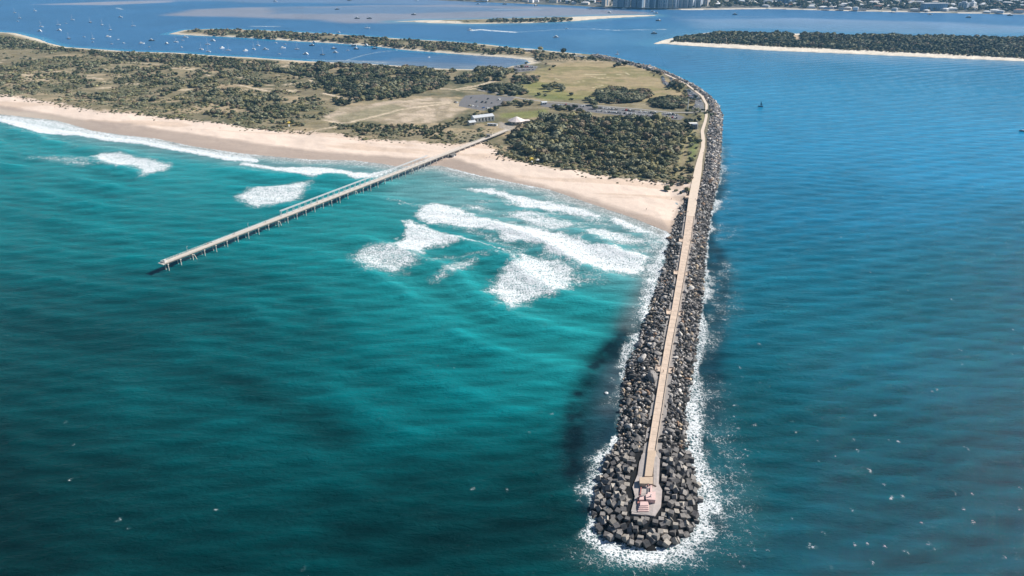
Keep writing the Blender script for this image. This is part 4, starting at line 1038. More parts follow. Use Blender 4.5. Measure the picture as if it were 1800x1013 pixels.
    each('beside the road', [(1006, 176, 2.6), (1002, 175, 2), (925, 182, 5), (932, 184, 5), (912, 185, 5), (916, 188, 4.5), (872, 193, 5.5), (864, 199, 5), (885, 186, 5), (895, 185, 6), (905, 182, 5), (980, 192, 5), (988, 194, 6), (996, 192, 6), (1004, 195, 5), (1010, 191, 5), (1018, 197, 5), (1026, 199, 4), (972, 189, 4)], [.1, .4, .1, .1, .3])
    zone('in grove between lawn and road', [(1042, 168), (1060, 158), (1085, 156), (1105, 163), (1135, 160), (1150, 170), (1120, 182), (1080, 184), (1052, 180)], 9.5, (5.5, 8), [.45, .2, .2, .13, .02], 14, True)
    each('tall over the road', [(1043, 185, 7), (1038, 180, 6), (1046, 192, 5), (1032, 176, 5)], [.6, .4, 0, 0, 0])
    zone('in grove at road end', [(1138, 178), (1165, 172), (1200, 172), (1214, 180), (1210, 190), (1180, 193), (1145, 190)], 8.5, (4.5, 6.5), [.2, .4, .1, .1, .2], 15, True, keep=away)
    each('on harbour rim promenade', [(1190, 151, 9), (1183, 153, 8), (1198, 156, 7), (1176, 157, 4), (1087, 116, 6), (1097, 115, 6), (1080, 118, 5), (1125, 119, 5), (1150, 128, 5), (1157, 130, 5), (1140, 124, 4), (1205, 163, 4), (1210, 176, 4), (1216, 181, 4), (1224, 172, 3), (1222, 160, 2.5), (1229, 175, 3), (1219, 178, 3.5), (1246, 199, 4.5), (1252, 201, 4.5), (1241, 201, 3), (951, 87, 7), (990, 92, 7.5), (1107, 111, 4), (1236, 195, 2.6)], [.1, .35, .1, .1, .35])
    each('by the observation building', [(1207, 217, 5), (1213, 214, 4), (1202, 221, 4)], [.1, .2, 0, .1, .6])
    each('between track and promenade', [(1214, 280, 2.4), (1218, 284, 2.6), (1210, 292, 2), (1222, 276, 2), (1216, 296, 2), (1206, 290, 2), (1218, 302, 1.6)], [.5, .3, .2, 0, 0])
    each('beside the bay car park', [(909, 131, 4), (918, 119, 4), (973, 118, 4), (966, 123, 3), (925, 110, 4), (960, 113, 3), (905, 125, 4)], [.1, .4, 0, .4, .1])
    each('in the dune heath', [(345, 160, 5), (355, 157, 6), (335, 163, 4), (362, 181, 6), (375, 180, 5), (385, 183, 4), (60, 165, 4), (168, 112, 5), (185, 113, 4), (265, 115, 4), (200, 128, 5), (225, 128, 6), (250, 130, 6), (280, 130, 5), (300, 125, 4), (270, 126, 5), (135, 155, 4), (380, 165, 4)], [.5, .35, .05, .1, 0])
    zone('in the dune heath', [(-20, 160), (-20, 100), (120, 100), (330, 112), (480, 124), (560, 140), (585, 175), (560, 205), (540, 226), (450, 214), (340, 200), (240, 186), (100, 168)], 8.5, (2.2, 5.2), [.34, .34, .2, .1, .02], 41, gap=.58)
    rim = resample(PC[9:], 9)
    for i_, (x_, y_) in enumerate(offset(rim, -1)):
        for q_ in (-7, -15, -24):
            if y_ > 560 and r.random() < .5:
                p_ = offset(rim, q_ + r.uniform(-3, 3))[i_]
                if min(float(sdf(np.array([p_[0]]), np.array([p_[1]]), l_, 30)[0]) < -1 for l_ in LOTS.values()): cand.append((p_[0], p_[1], r.uniform(1.8, 4.2), 'on harbour rim promenade', r.choice(5, p=[.2, .35, .1, .15, .2]), True))
    cand_arr = np.array([(c[0], c[1], c[2]) for c in cand])
    dist = np.sqrt(cand_arr[:, 0] ** 2 + cand_arr[:, 1] ** 2 + H * H)
    px, py = PX(cand_arr[:, 0], cand_arr[:, 1], 5)
    vis = (px > -15) & (px < 1815) & (py > -8)
    forced = np.array([c[5] for c in cand]) & vis
    size = cand_arr[:, 2] / dist * vis
    key = size + forced * 10
    order = np.argsort(-key); n_ind = min(298, int(vis.sum()))
    zz = terrain_z(cand_arr[:, 0], cand_arr[:, 1])
    items = []
    for i in order[:n_ind]:
        x, y, rad, zn, tn, fo = cand[i]
        nm, col = GREENS[tn]; big = 'large' if rad > 5.5 else 'medium' if rad > 4 else 'small'
        k = r.integers(0, 9) if rad > 4 else r.integers(0, 6)
        t = thing('tree', '', 'tree', (x, y, zz[i] - .1), r.uniform(0, 6.28), zn, rad)
        t.scale = (rad, rad, rad * (r.uniform(.5, .85) if zn == 'in the thicket' else r.uniform(.75, 1.05)))
        link('trunk', trunk, t); link('crown', crowns[k], t, None, np.array(col) * r.uniform(.8, 1.25))
        nb = 'spreading' if k > 5 else 'rounded'
        row = ''
        if zn == 'in the thicket':
            row = ' front rank' if py[i] > 296 else ' middle rank' if py[i] > 270 else ' rear rank'
            cl = 'near the promenade' if px[i] > 1140 else 'near the jetty' if px[i] < 980 else 'midway'
            row = f', {row.strip()}, {cl}'
        items.append((t, f'{big} {nb} {nm} tree, {zn}{row}'))
    for t, l in items: t['label'] = ' '.join(l.split()[:16])
    single_out([(t, ' '.join(l.split()[:13])) for t, l in items])
    # the rest of the woods
    Vs, Fs, Cs = [], [], []; b = 0
    def put(tmpl, x, y, z, rad, h, col):
        nonlocal b
        v, f = tmpl; a = r.uniform(0, 6.28); ca, sa = math.cos(a), math.sin(a)
        vv = np.c_[(v[:, 0] * ca - v[:, 1] * sa) * rad + x, (v[:, 0] * sa + v[:, 1] * ca) * rad + y, v[:, 2] * rad * h + z]
        Vs.append(vv); Fs.append(f + b); b += len(v); Cs.append(np.repeat(np.asarray(col)[None], len(v), 0))
    for i in order[n_ind:]:
        x, y, rad, zn, tn, fo = cand[i]
        put((lo if dist[i] < 1500 else vlo)[r.integers(6)], x, y, zz[i] - .4, rad, r.uniform(.8, 1.15), np.array(GREENS[tn][1]) * r.uniform(.8, 1.25))
    # mainland suburbs: tree cover between the houses
    for x, y in scatter([(600, -11), (795, -1), (1000, 7), (1150, 13), (1212, 14), (1350, 12.5), (1500, 16.5), (1625, 19), (1800, 22.5), (1900, 26), (1900, -14), (600, -18)], 21, 3, 77):
        q, w = PX(x, y, 3)
        if r.random() < (.66 if q > 1190 else .25): put(vlo[r.integers(6)], x, y, 3.0, r.uniform(6, 11), r.uniform(.8, 1.3), np.array(GREENS[r.choice([0, 1, 4])][1]) * r.uniform(.8, 1.2))
    me = mesh_np('woodland', np.vstack(Vs), np.vstack(Fs), LMM, False, {'tint': np.vstack(Cs)})
    stuff('woodland', me, 'dense coastal woodland massed over the island, peninsula and far suburbs', 'woodland')
    # dune heath: low scrub nobody could count
    Vs, Fs, Cs = [], [], []; b = 0
    heath = [(-30, 172), (40, 172), (90, 182), (140, 190), (190, 199), (250, 203), (300, 209), (350, 215), (450, 228), (540, 236), (600, 238), (640, 248), (710, 251), (780, 255), (812, 256), (800, 236), (740, 226), (600, 222), (570, 208), (600, 185), (640, 178), (600, 150), (556, 120), (480, 108), (330, 96), (115, 84), (60, 70), (-30, 60)]
    hp = scatter(heath, 5.2, 3, 31)
    nn = fbm(hp[:, 0], hp[:, 1], 60, 101, 5); n2 = fbm(hp[:, 0], hp[:, 1], 25, 301, 3)
    hp = hp[(nn * .62 + n2 * .55 + r.normal(size=len(hp)) * .035) > .575]
    extra = np.vstack([scatter(th, 4.2, 3, 32), scatter([(905, 262), (950, 285), (1000, 295), (1080, 309), (1140, 315), (1190, 316), (1192, 321), (1140, 318), (1080, 312), (1040, 306), (1000, 298), (940, 289), (905, 279), (885, 270)], 3.4, 3, 33), scatter([(868, 250), (905, 262), (940, 285), (905, 278), (880, 272)], 4, 3, 34), scatter([(780, 236), (860, 226), (880, 235), (850, 246), (800, 252)], 6, 3, 35), scatter([(1000, 98), (1050, 103), (1110, 112), (1050, 108), (980, 108), (940, 100)], 8, 3, 36)])
    hp = np.vstack([hp, extra]); hz = terrain_z(hp[:, 0], hp[:, 1])
    for (x, y), z in zip(hp, hz):
        tn = r.choice(5, p=[.38, .15, .34, .12, .01])
        put(sh[r.integers(6)], x, y, z - .45, float(np.clip(np.exp(r.normal(.55, .5)), .7, 5)), r.uniform(.35, .7), np.array(GREENS[tn][1]) * r.uniform(.95, 1.4))
    # hummocks of dune grass on the upper beach
    line = resample(P(veg_px, 2.5), 3.2)
    for x, y in line:
        for k in range(2):
            a, q = x + r.normal() * 4, y + r.normal() * 7 - 2
            put(sh[r.integers(6)], a, q, 2.4, r.uniform(.7, 1.8), .7, np.array((.13, .12, .06)) * r.uniform(.8, 1.3))
    me = mesh_np('dune_scrub', np.vstack(Vs), np.vstack(Fs), LMM, False, {'tint': np.vstack(Cs)})
    stuff('dune_scrub', me, 'low grey-green scrub and grass tussocks covering the dunes', 'scrub')
# ================================================================== BUILDINGS, CARS, BOATS, PEOPLE
def tz(x, y): return float(terrain_z(np.array([x]), np.array([y]))[0])
MATS = {}
def M(name, *a, **k):
    if name not in MATS: MATS[name] = surf(name, *a, **k)
    return MATS[name]

def gable(name, label, cat, px, py, w, d, h, rz, wall, roof, pitch=.28, wins=0, doors=0, wz=None, over=.5, group=None):
    """gable-roofed building: w along local x (ridge), d deep"""
    x, y = G(px, py, 3.2)
    t = thing(name, label, cat, (x, y, 3.0 if wz is None else wz), rz, group)
    rh = d * pitch
    m = MB(); m.add([(-w / 2, -d / 2, -.5), (w / 2, -d / 2, -.5), (w / 2, d / 2, -.5), (-w / 2, d / 2, -.5), (-w / 2, -d / 2, h), (w / 2, -d / 2, h), (w / 2, d / 2, h), (-w / 2, d / 2, h), (-w / 2, 0, h + rh), (w / 2, 0, h + rh)],
                    [(0, 1, 5, 4), (2, 3, 7, 6), (1, 2, 6, 9, 5), (3, 0, 4, 8, 7), (4, 5, 9, 8), (6, 7, 8, 9), (3, 2, 1, 0)])
    link('wall', m.mesh('wall', wall), t)
    a = w / 2 + over; e = d / 2 + over; k = rh / (d / 2); zb = h - k * over + .12; zt = h + rh + .12
    m = MB(); m.add([(-a, -e, zb), (a, -e, zb), (a, 0, zt), (-a, 0, zt), (a, e, zb), (-a, e, zb), (-a, -e, zb + .2), (a, -e, zb + .2), (a, 0, zt + .2), (-a, 0, zt + .2), (a, e, zb + .2), (-a, e, zb + .2)],
                    [(3, 2, 1, 0), (5, 4, 2, 3), (6, 7, 8, 9), (9, 8, 10, 11), (0, 1, 7, 6), (4, 5, 11, 10), (0, 6, 9, 3), (3, 9, 11, 5), (1, 2, 8, 7), (2, 4, 10, 8)])
    link('roof', m.mesh('roof', roof), t)
    gl = M('dark window glass', (.05, .065, .08), .2, .1, 1, .6)
    if wins:
        wm = MB().box(-.9, .9, -.03, .03, 0, h * .5).mesh('window', gl)
        for s in (-1, 1):
            for i in range(wins): link('window', wm, t, (-w / 2 + (i + .5) * w / wins, s * (d / 2 + .032), h * .28))
    for i in range(doors): link('door', MB().box(-.6, .6, -.04, .04, 0, 2.2).mesh('door', M('door paint', (.2, .22, .24), .6)), t, (w * (.1 + .25 * i), -d / 2 - .05, .05))
    return t

def build_buildings():
    r = np.random.default_rng(31)
    white = M('white render', (.74, .72, .68), .8, .08, .6, .25); cream = M('cream render', (.55, .49, .40), .85, .12, .6); 
    zinc = M('pale metal roof', (.58, .60, .62), .5, .1, .5, .4); pink = M('faded pink roof', (.76, .66, .62), .8, .12, .5); grey = M('grey roof', (.28, .28, .29), .8, .15, .5)
    conc = M('building concrete', (.36, .34, .32), .85, .15, .5)
    t = gable('pump_house', 'long white pump house with pale metal roof and tall window bays', 'building', 848, 212.5, 29, 11, 6.2, math.radians(28), white, zinc, .2, 6, 1)
    for i in range(7): link('pilaster', MB().box(-.35, .35, -.35, .30, 0, 6.0).mesh('pilaster', white), t, (-14.5 + i * 29 / 6, -5.82, 0))
    gable('shed', 'small cream shed with sloping roof left of the white pump house', 'shed', 829, 219, 9, 8, 3.6, math.radians(28), cream, zinc, .22, 1, 1)
    tr = gable('site_hut', 'low white site hut in front of the white pump house', 'hut', 862, 220.5, 7, 2.6, 2.4, math.radians(-12), white, zinc, .1, 2, 1)
    gable('site_hut', 'low white storage hut nearest the jetty gatehouse side of the yard', 'hut', 871, 221, 5, 2.4, 2.4, math.radians(-30), white, zinc, .1, 1, 0)
    # kiosk pavilion with a faceted pink roof
    x, y = G(908, 217, 3.2); t = thing('pavilion', 'round pavilion with faceted pale pink roof beside the thicket', 'pavilion', (x, y, 3.0), .2, None, 1.2)
    link('wall', MB().lathe([(7.6, -.5), (7.6, 3.2)], 10).mesh('wall', cream), t)
    link('roof', MB().lathe([(9.4, 3.25), (9.4, 3.5), (3.2, 6.4), (.3, 7.6)], 10).mesh('roof', pink), t)
    link('annex', MB().box(5, 14, -3.5, 2.5, -.4, 3.0).mesh('annex', cream), t)
    link('annex_roof', MB().box(6.5, 14.5, -4, 3, 3.02, 3.3).mesh('annex_roof', pink), t)
    wm = MB().box(-.9, .9, -.04, .04, .9, 2.6).mesh('window', M('dark window glass', ()))
    for k in range(10):
        a = 2 * PI * (k + .5) / 10; link('window', wm, t, (7.27 * math.cos(a), 7.27 * math.sin(a), 0), None, (0, 0, a + PI / 2))
    gable('amenities_block', 'white roofed amenities block on the far tip of the peninsula', 'building', 929, 90, 17, 7, 3, .05, white, zinc, .15, 3, 1)
    gable('amenities_block', 'small white amenities hut beside the road and lawn', 'building', 956, 183.5, 8, 5, 3.2, math.radians(25), white, zinc, .2, 2, 1)
    gable('houseboat', 'white houseboat moored against the peninsula sand', 'houseboat', 622, 79, 11, 5, 3.4, .1, white, zinc, .1, 4, 1, .4) 
    # observation building on the promenade
    x, y = G(1220, 226, 3.5); t = thing('observation_building', 'grey observation building with white flat roof beside the winding promenade', 'building', (x, y, 3.4), .05)
    link('wall', MB().box(-3.4, 3.4, -4.5, 4.5, -.4, 6.2).mesh('wall', M('blue grey render', (.20, .22, .27), .8, .12, .6)), t)
    link('roof', MB().box(-6.5, 4.2, -1.5, 5.2, 6.2, 6.7).mesh('roof', white), t)
    wm = MB().box(-1.0, 1.0, -.05, .05, 0, 1.3).mesh('window', M('dark window glass', ()))
    for z in (1.2, 3.9):
        for xx in (-1.7, 1.7): link('window', wm, t, (xx, -4.54, z))
    link('deck', MB().box(-8, -3.45, -4, 3, .0, .4).mesh('deck', M('timber deck', (.34, .25, .15), .8, .2, 1)), t)
    def pole(name, label, px, py, h, rad, mat, cat='pole', z=3.3):
        x, y = G(px, py, z); t = thing(name, label, cat, (x, y, z - .2))
        link('shaft', MB().lathe([(rad, 0), (rad * .8, h)], 10).mesh('shaft', mat), t)
        link('cap', MB().lathe([(rad * 1.3, h), (rad * 1.3, h + .4)], 10).mesh('cap', mat), t); return t
    pole('signal_mast', 'tall white signal mast behind the trees at the road end', 1208.7, 193.5, 15, .75, white, 'mast')
    pole('marker_pole', 'white pole beside the observation building', 1225, 228, 11, .38, white, 'pole')
    # surf patrol posts
    yel = M('yellow canvas', (.72, .52, .08), .7, .1, 1); 
    for px, py, lab in ((508, 221, 'small yellow beach patrol tower on the dune edge, left of the jetty'), (934, 284, 'yellow beach patrol tower on the dune edge, right of the jetty')):
        x, y = G(px, py, 3); t = thing('patrol_tower', lab, 'tower', (x, y, tz(x, y)), .3)
        for a in (-1.2, 1.2):
            for b in (-1.2, 1.2): link('leg', MB().box(a - .1, a + .1, b - .1, b + .1, -.6, 2).mesh('leg', white), t)
        link('cabin', MB().box(-1.6, 1.6, -1.6, 1.6, 2, 4.1).mesh('cabin', yel), t)
        link('roof', MB().box(-2, 2, -2, 2, 4.1, 4.9, 0, 1.2).mesh('roof', yel), t)
        link('ramp', MB().add([(-.6, -1.62, 2), (.6, -1.62, 2), (.6, -5, -.3), (-.6, -5, -.3), (-.6, -1.62, 1.8), (.6, -1.62, 1.8), (.6, -5, -.5), (-.6, -5, -.5)], [(0, 3, 2, 1), (4, 5, 6, 7), (0, 1, 5, 4), (1, 2, 6, 5), (2, 3, 7, 6), (3, 0, 4, 7)]).mesh('ramp', white), t)
    x, y = G(945, 284, 3); t = thing('shade_tent', 'white shade tent beside the yellow patrol tower', 'tent', (x, y, tz(x, y)))
    link('canopy', MB().box(-1.8, 1.8, -1.8, 1.8, 2.2, 3.3, 0, 1.6).mesh('canopy', white), t)
    lg = MB().tube((0, 0, -.3), (0, 0, 2.2), .06, n=6).mesh('leg', conc)
    for a in (-1.6, 1.6):
        for b in (-1.6, 1.6): link('leg', lg, t, (a, b, 0))
    # low walls and sandy seats near the beach end of the path
    # ---------------- the far shore: apartment towers, mid-rise blocks, houses
    glass = M('tower glass', (.14, .24, .36), .25, .2, .08, .5); tw = M('tower white', (.82, .81, .80), .7, .1, .05); tg = M('tower grey', (.50, .52, .55), .7, .1, .05); tb = M('tower blue grey', (.22, .31, .42), .6, .15, .05); tn = M('tower beige', (.66, .58, .50), .7, .12, .05)
    items = []
    def tower(px, py, w, d, h, mat, nm, strips=3):
        x, y = G(px, py, 3); t = thing('apartment_tower', '', 'tower block', (x, y, 2), r.uniform(-.85, -.5), 'apartment towers across the Broadwater'.replace('the Broadwater', 'the far water'))
        link('wall', MB().box(-w / 2, w / 2, -d / 2, d / 2, 0, h).mesh('wall', mat), t)
        sw = w / (strips * 2 + 1)
        for i in range(strips):
            xx = -w / 2 + sw * (1.5 + 2 * i); link('window_strip', MB().box(xx - sw * .55, xx + sw * .55, -d / 2 - .06, -d / 2 - .01, 3, h - 2).mesh('window_strip', glass), t)
        for i in range(int(h // 9)):
            link('balcony', MB().box(-w / 2 - .5, w / 2 + .5, -d / 2 - 1.3, -d / 2 - .07, 6 + i * 9, 6.9 + i * 9).mesh('balcony', mat), t)
        link('side_window', MB().box(w / 2 + .01, w / 2 + .07, -d * .14, d * .14, 3, h - 2).mesh('side_window', glass), t)
        link('plant_room', MB().box(-w * .25, w * .25, -d * .25, d * .25, h, h + 4).mesh('plant_room', tg), t)
        items.append((t, f'{nm} apartment tower on the far shore, {"tall" if h > 50 else "shorter"}'))
    for px, py, w, h, mat, nm in ((1064, 10.5, 16, 36, tn, 'beige'), (1083, 11.5, 14, 72, tw, 'white'), (1093, 12, 24, 75, tb, 'blue glassy'), (1103, 12.5, 11, 70, tw, 'white'), (1116, 12.5, 16, 64, tb, 'blue glassy'), (1125, 13, 15, 70, tb, 'blue glassy'), (1132, 12, 11, 66, tg, 'grey'), (1139, 13.5, 12, 70, tw, 'white'), (1147, 13.5, 16, 66, tb, 'blue glassy'), (1155, 13, 14, 60, tb, 'blue glassy'), (1163, 14, 13, 60, tg, 'grey'), (1171, 14, 13, 58, tw, 'white'), (1179, 14, 14, 58, tn, 'beige'), (1187, 14, 13, 56, tw, 'white'), (1196, 13.5, 15, 44, tg, 'grey'), (1206, 13.5, 15, 38, tg, 'grey'), (1216, 13.5, 17, 34, tw, 'white'), (1228, 13, 18, 36, tg, 'grey'), (1240, 10, 20, 26, tn, 'beige'), (1378, 8, 40, 30, tb, 'blue glassy'), (1396, 7, 14, 26, tw, 'white'), (1692, 17, 26, 22, tg, 'grey'), (1708, 15, 14, 20, tw, 'white')):
        tower(px, py, w * 1.08, r.uniform(14, 22), h, mat, nm, 2 if w < 14 else 3)
    x, y = G(1640, 18.5, 3); t = thing('resort_block', 'long dark blue grey resort block near the far beach, right of the towers', 'building', (x, y, 2), .06)
    link('wall', MB().box(-38, 38, -11, 11, 0, 22).mesh('wall', tb), t)
    for i in range(12): link('window_strip', MB().box(-36 + i * 6.1, -32 + i * 6.1, -11.07, -11.01, 2, 20).mesh('window_strip', glass), t)
    link('roof', MB().box(-39, 39, -12, 12, 22, 23).mesh('roof', tg), t)
    single_out(items)
    items = []
    cols = [('white roofed', tw), ('grey roofed', tg), ('terracotta roofed', M('terracotta roof', (.33, .16, .10), .8, .2, .3)), ('beige roofed', tn), ('dark roofed', M('dark roof', (.08, .085, .095), .8, .2, .3))]
    spots = []
    for x, y in scatter([(1400, 15), (1500, 18.5), (1625, 21), (1800, 24), (1800, -4), (1250, -6), (1250, 12), (1350, 13)], 31, 3, 91):
        spots.append((x, y, 'house', 'among trees behind the far beach'))
    for x, y in scatter([(800, 0), (850, 2.5), (900, 4.6), (1000, 8), (1072, 12), (1072, -5), (800, -9)], 38, 3, 92): spots.append((x, y, 'waterfront_house', 'on the far waterfront left of the towers'))
    wallm = [tw, tn, tg]
    r.shuffle(spots)
    for x, y, nm, where in spots[:298]:
        k = r.choice(5, p=[.52, .16, .12, .14, .06]); w = r.uniform(15, 30); d = r.uniform(9, 15); h = r.choice([3.4, 6, 6.4, 9]) if nm == 'house' else r.choice([6, 7, 10, 14])
        t = thing(nm, '', 'house', (x, y, 2.6), r.uniform(-1.0, -.1), 'houses along the far shore')
        rh = r.uniform(1.8, 3)
        link('wall', MB().box(-w / 2, w / 2, -d / 2, d / 2, 0, h).mesh('wall', wallm[r.integers(3)]), t)
        m = MB(); a, b = w / 2 + .7, d / 2 + .7
        m.add([(-a, -b, h), (a, -b, h), (a, b, h), (-a, b, h), (-a + b, 0, h + rh), (a - b, 0, h + rh)], [(0, 1, 5, 4), (1, 2, 5), (2, 3, 4, 5), (3, 0, 4), (3, 2, 1, 0)])
        link('roof', m.mesh('roof', cols[k][1]), t)
        q, wv = PX(x, y, 3)
        sz = 'single-storey' if h < 4 else 'two-storey' if h < 8 else 'taller'
        items.append((t, f'{sz} {cols[k][0]} house {where}'))
    single_out(items)

# ------------------------------------------------------------------ cars
def build_cars():
    r = np.random.default_rng(41)
    paint, nt, b = new_mat('car paint'); nt.links.new(nt.nodes.new('ShaderNodeObjectInfo').outputs['Color'], b.inputs['Base Color']); b.inputs['Roughness'].default_value = .3; b.inputs['Coat Weight'].default_value = .4
    glass = surf('car glass', (.02, .025, .03), .1, .1, 1, .6); tyre = surf('tyre rubber', (.02, .02, .02), .9, .1, 1, .2); red = surf('tail lamp', (.35, .02, .02), .3)
    def body(L, W, prof, cab):
        m = MB(); n = len(prof)
        vs = [(-W / 2, y, z) for y, z in prof] + [(W / 2, y, z) for y, z in prof]
        m.add(vs, [tuple(range(n))[::-1], tuple(range(n, 2 * n))] + [(i, (i + 1) % n, n + (i + 1) % n, n + i) for i in range(n)])
        y0, y1, y2, y3, z0, z1 = cab
        m.add([(-W / 2 + .08, y0, z0), (W / 2 - .08, y0, z0), (W / 2 - .08, y3, z0), (-W / 2 + .08, y3, z0), (-W / 2 + .25, y1, z1), (W / 2 - .25, y1, z1), (W / 2 - .25, y2, z1), (-W / 2 + .25, y2, z1)], [(4, 5, 6, 7), (0, 1, 5, 4), (1, 2, 6, 5), (2, 3, 7, 6), (3, 0, 4, 7)])
        g = MB(); e = .02
        def lerp(t_, a, b_): return a + (b_ - a) * t_
        zl, zh = lerp(.15, z0, z1), lerp(.88, z0, z1)
        for s in (-1, 1):
            xl = s * (lerp(.15, W / 2 - .08, W / 2 - .25) + e); xh = s * (lerp(.88, W / 2 - .08, W / 2 - .25) + e)
            g.add([(xl, lerp(.15, y0, y1) + .12, zl), (xl, lerp(.15, y3, y2) - .12, zl), (xh, lerp(.88, y3, y2) - .1, zh), (xh, lerp(.88, y0, y1) + .1, zh)], [(0, 1, 2, 3) if s > 0 else (3, 2, 1, 0)])
        ws = MB(); xl = W / 2 - .25; 
        ws.add([(-xl, lerp(.1, y3, y2) + e, lerp(.1, z0, z1)), (xl, lerp(.1, y3, y2) + e, lerp(.1, z0, z1)), (xl - .1, lerp(.9, y3, y2) + e, lerp(.9, z0, z1)), (-xl + .1, lerp(.9, y3, y2) + e, lerp(.9, z0, z1))], [(3, 2, 1, 0)])
        rw = MB(); rw.add([(-xl, lerp(.1, y0, y1) - e, lerp(.1, z0, z1)), (xl, lerp(.1, y0, y1) - e, lerp(.1, z0, z1)), (xl - .1, lerp(.9, y0, y1) - e, lerp(.9, z0, z1)), (-xl + .1, lerp(.9, y0, y1) - e, lerp(.9, z0, z1))], [(0, 1, 2, 3)])
        return m.mesh('body', paint), g.mesh('side_glass', glass), ws.mesh('windscreen', glass), rw.mesh('rear_window', glass)
    kinds = {
        'sedan': (body(4.6, 1.8, [(-2.3, .3), (2.3, .3), (2.3, .65), (2.1, .85), (.9, .95), (-1.7, 1.0), (-2.3, .95)], (-1.75, -1.2, .25, 1.0, .96, 1.45)), 4.6, 1.8),
        'hatchback': (body(4.1, 1.75, [(-2.05, .3), (2.05, .3), (2.05, .7), (1.85, .88), (.8, 1.0), (-2.05, 1.0)], (-2.03, -1.6, .3, 1.0, .98, 1.52)), 4.1, 1.75),
        'four wheel drive': (body(4.8, 1.95, [(-2.4, .45), (2.4, .45), (2.4, .95), (2.2, 1.1), (1.0, 1.2), (-2.4, 1.2)], (-2.38, -2.2, .5, 1.1, 1.18, 1.9)), 4.8, 1.95),
        'van': (body(5.2, 2.0, [(-2.6, .4), (2.6, .4), (2.6, .9), (2.3, 1.15), (1.9, 1.3), (-2.6, 1.3)], (-2.58, -2.5, 1.2, 2.0, 1.28, 2.2)), 5.2, 2.0)}
    wh = MB().tube((-.1, 0, .33), (.1, 0, .33), .33, n=12).mesh('wheel', tyre)
    lamp = MB().box(-.18, .18, -.03, .03, 0, .16).mesh('tail_lamp', red)
    colors = [('white', (.70, .70, .69)), ('silver', (.42, .43, .44)), ('grey', (.16, .165, .17)), ('black', (.02, .02, .022)), ('red', (.38, .03, .025)), ('blue', (.03, .09, .26)), ('beige', (.42, .36, .26))]
    items = []
    def car(x, y, rz, where):
        kn = r.choice(list(kinds), p=[.33, .3, .27, .10]); me, L, W = kinds[kn]; cn, cc = colors[r.choice(7, p=[.42, .18, .13, .10, .07, .06, .04])]
        t = thing('parked_car', '', 'car', (x, y, tz(x, y) + .03), rz + (PI if r.random() < .5 else 0), 'cars parked in the coastal car parks', 1.1)
        for nm, ms in zip(('body', 'side_glass', 'windscreen', 'rear_window'), me): link(nm, ms, t, None, cc)
        for sx in (-1, 1):
            for sy in (-.31, .31): link('wheel', wh, t, (sx * (W / 2 - .1), sy * L, 0))
            link('tail_lamp', lamp, t, (sx * (W / 2 - .25), -L / 2 - .012, .72))
        items.append((t, f'{cn} {kn} {where}'))
    def row(p, q, sp, fill, where, slant=0.0, z=3.0):
        a, b_ = np.array(G(*p, z)), np.array(G(*q, z)); L = np.linalg.norm(b_ - a); d = (b_ - a) / L; ang = math.atan2(d[1], d[0])
        for k in range(int(L / sp) + 1):
            if r.random() < fill:
                c = a + d * k * sp + r.normal(size=2) * .2; car(c[0], c[1], ang + slant + r.normal() * .04, where)
    row((822, 172), (893, 177), 3.0, .22, 'in the sealed car park, back row'); row((815, 178), (884, 183), 3.0, .22, 'in the sealed car park, middle row'); row((812, 184), (862, 192), 4, .35, 'in the sealed car park, front row')
    row((800, 181), (807, 182), 4, .9, 'at the left edge of the sealed car park')
    row((962, 184), (1030, 188), 3.4, .3, 'at the sparse end of the roadside car park')
    row((1046, 190), (1118, 196), 3.0, .85, 'in the roadside car park, left back row'); row((1050, 196), (1120, 202), 3.0, .85, 'in the roadside car park, left front row')
    row((1122, 197), (1192, 203), 3.0, .85, 'in the roadside car park, right back row'); row((1128, 203), (1192, 208.5), 3.0, .85, 'in the roadside car park, right front row')
    row((1164, 136), (1168, 148), 5.5, 1.0, 'on the rim parking loop, lawn side'); row((1179, 139), (1184, 148), 5.5, 1.0, 'on the rim parking loop, water side'); row((1170, 150), (1180, 152), 3.2, .9, 'on the rim parking loop, near end')
    row((1210, 160), (1231, 180), 5, .9, 'in the promenade car park, water side'); row((1206, 163), (1220, 178), 5, .8, 'in the promenade car park, lawn side'); row((1220, 186), (1236, 190), 3.4, .8, 'in the promenade car park, near the road end'); row((1219, 191), (1235, 193), 3.5, .8, 'in the promenade car park, nearest row')
    row((908, 118), (944, 119), 3.4, .9, 'in the bay car park, back row'); row((908, 124), (938, 123), 3.4, .9, 'in the bay car park, front row')
    row((1005, 98), (1050, 103), 3.6, .85, 'on the far park road by the water'); row((1104, 113), (1118, 116), 4.5, .8, 'on the rim road beyond the lawn'); row((1136, 121), (1150, 126), 5, .8, 'on the rim road corner by the lawn')
    single_out(items)
    # sealed car parks and the road
    asph = surf('weathered asphalt', (.165, .16, .165), .9, .2, .2, .2, wpos=True); 
    for k, nm in (('a', 'car_park'), ('b', 'car_park'), ('c', 'car_park'), ('d', 'car_park'), ('e', 'car_park')):
        m = MB(); m.prism([tuple(p) for p in LOTS[k]], 2.2, 3.03 if k != 'd' else 3.65); struct(nm, m.mesh(nm, asph))
    road = resample(P([(840, 158), (880, 166), (920, 174), (960, 179), (1000, 181.5), (1060, 186.5), (1120, 192), (1175, 197.5), (1215, 198), (1238, 196)], 3.1), 5)
    m = MB(); zz = terrain_z(road[:, 0], road[:, 1]); zz = np.maximum(zz + .12, 3.12); ribbon(m, offset(road, -3.2), offset(road, 3.2), zz, zz - 1); struct('road', m.mesh('road', surf('pale road', (.30, .28, .25), .9, .15, .3, .2, wpos=True)))

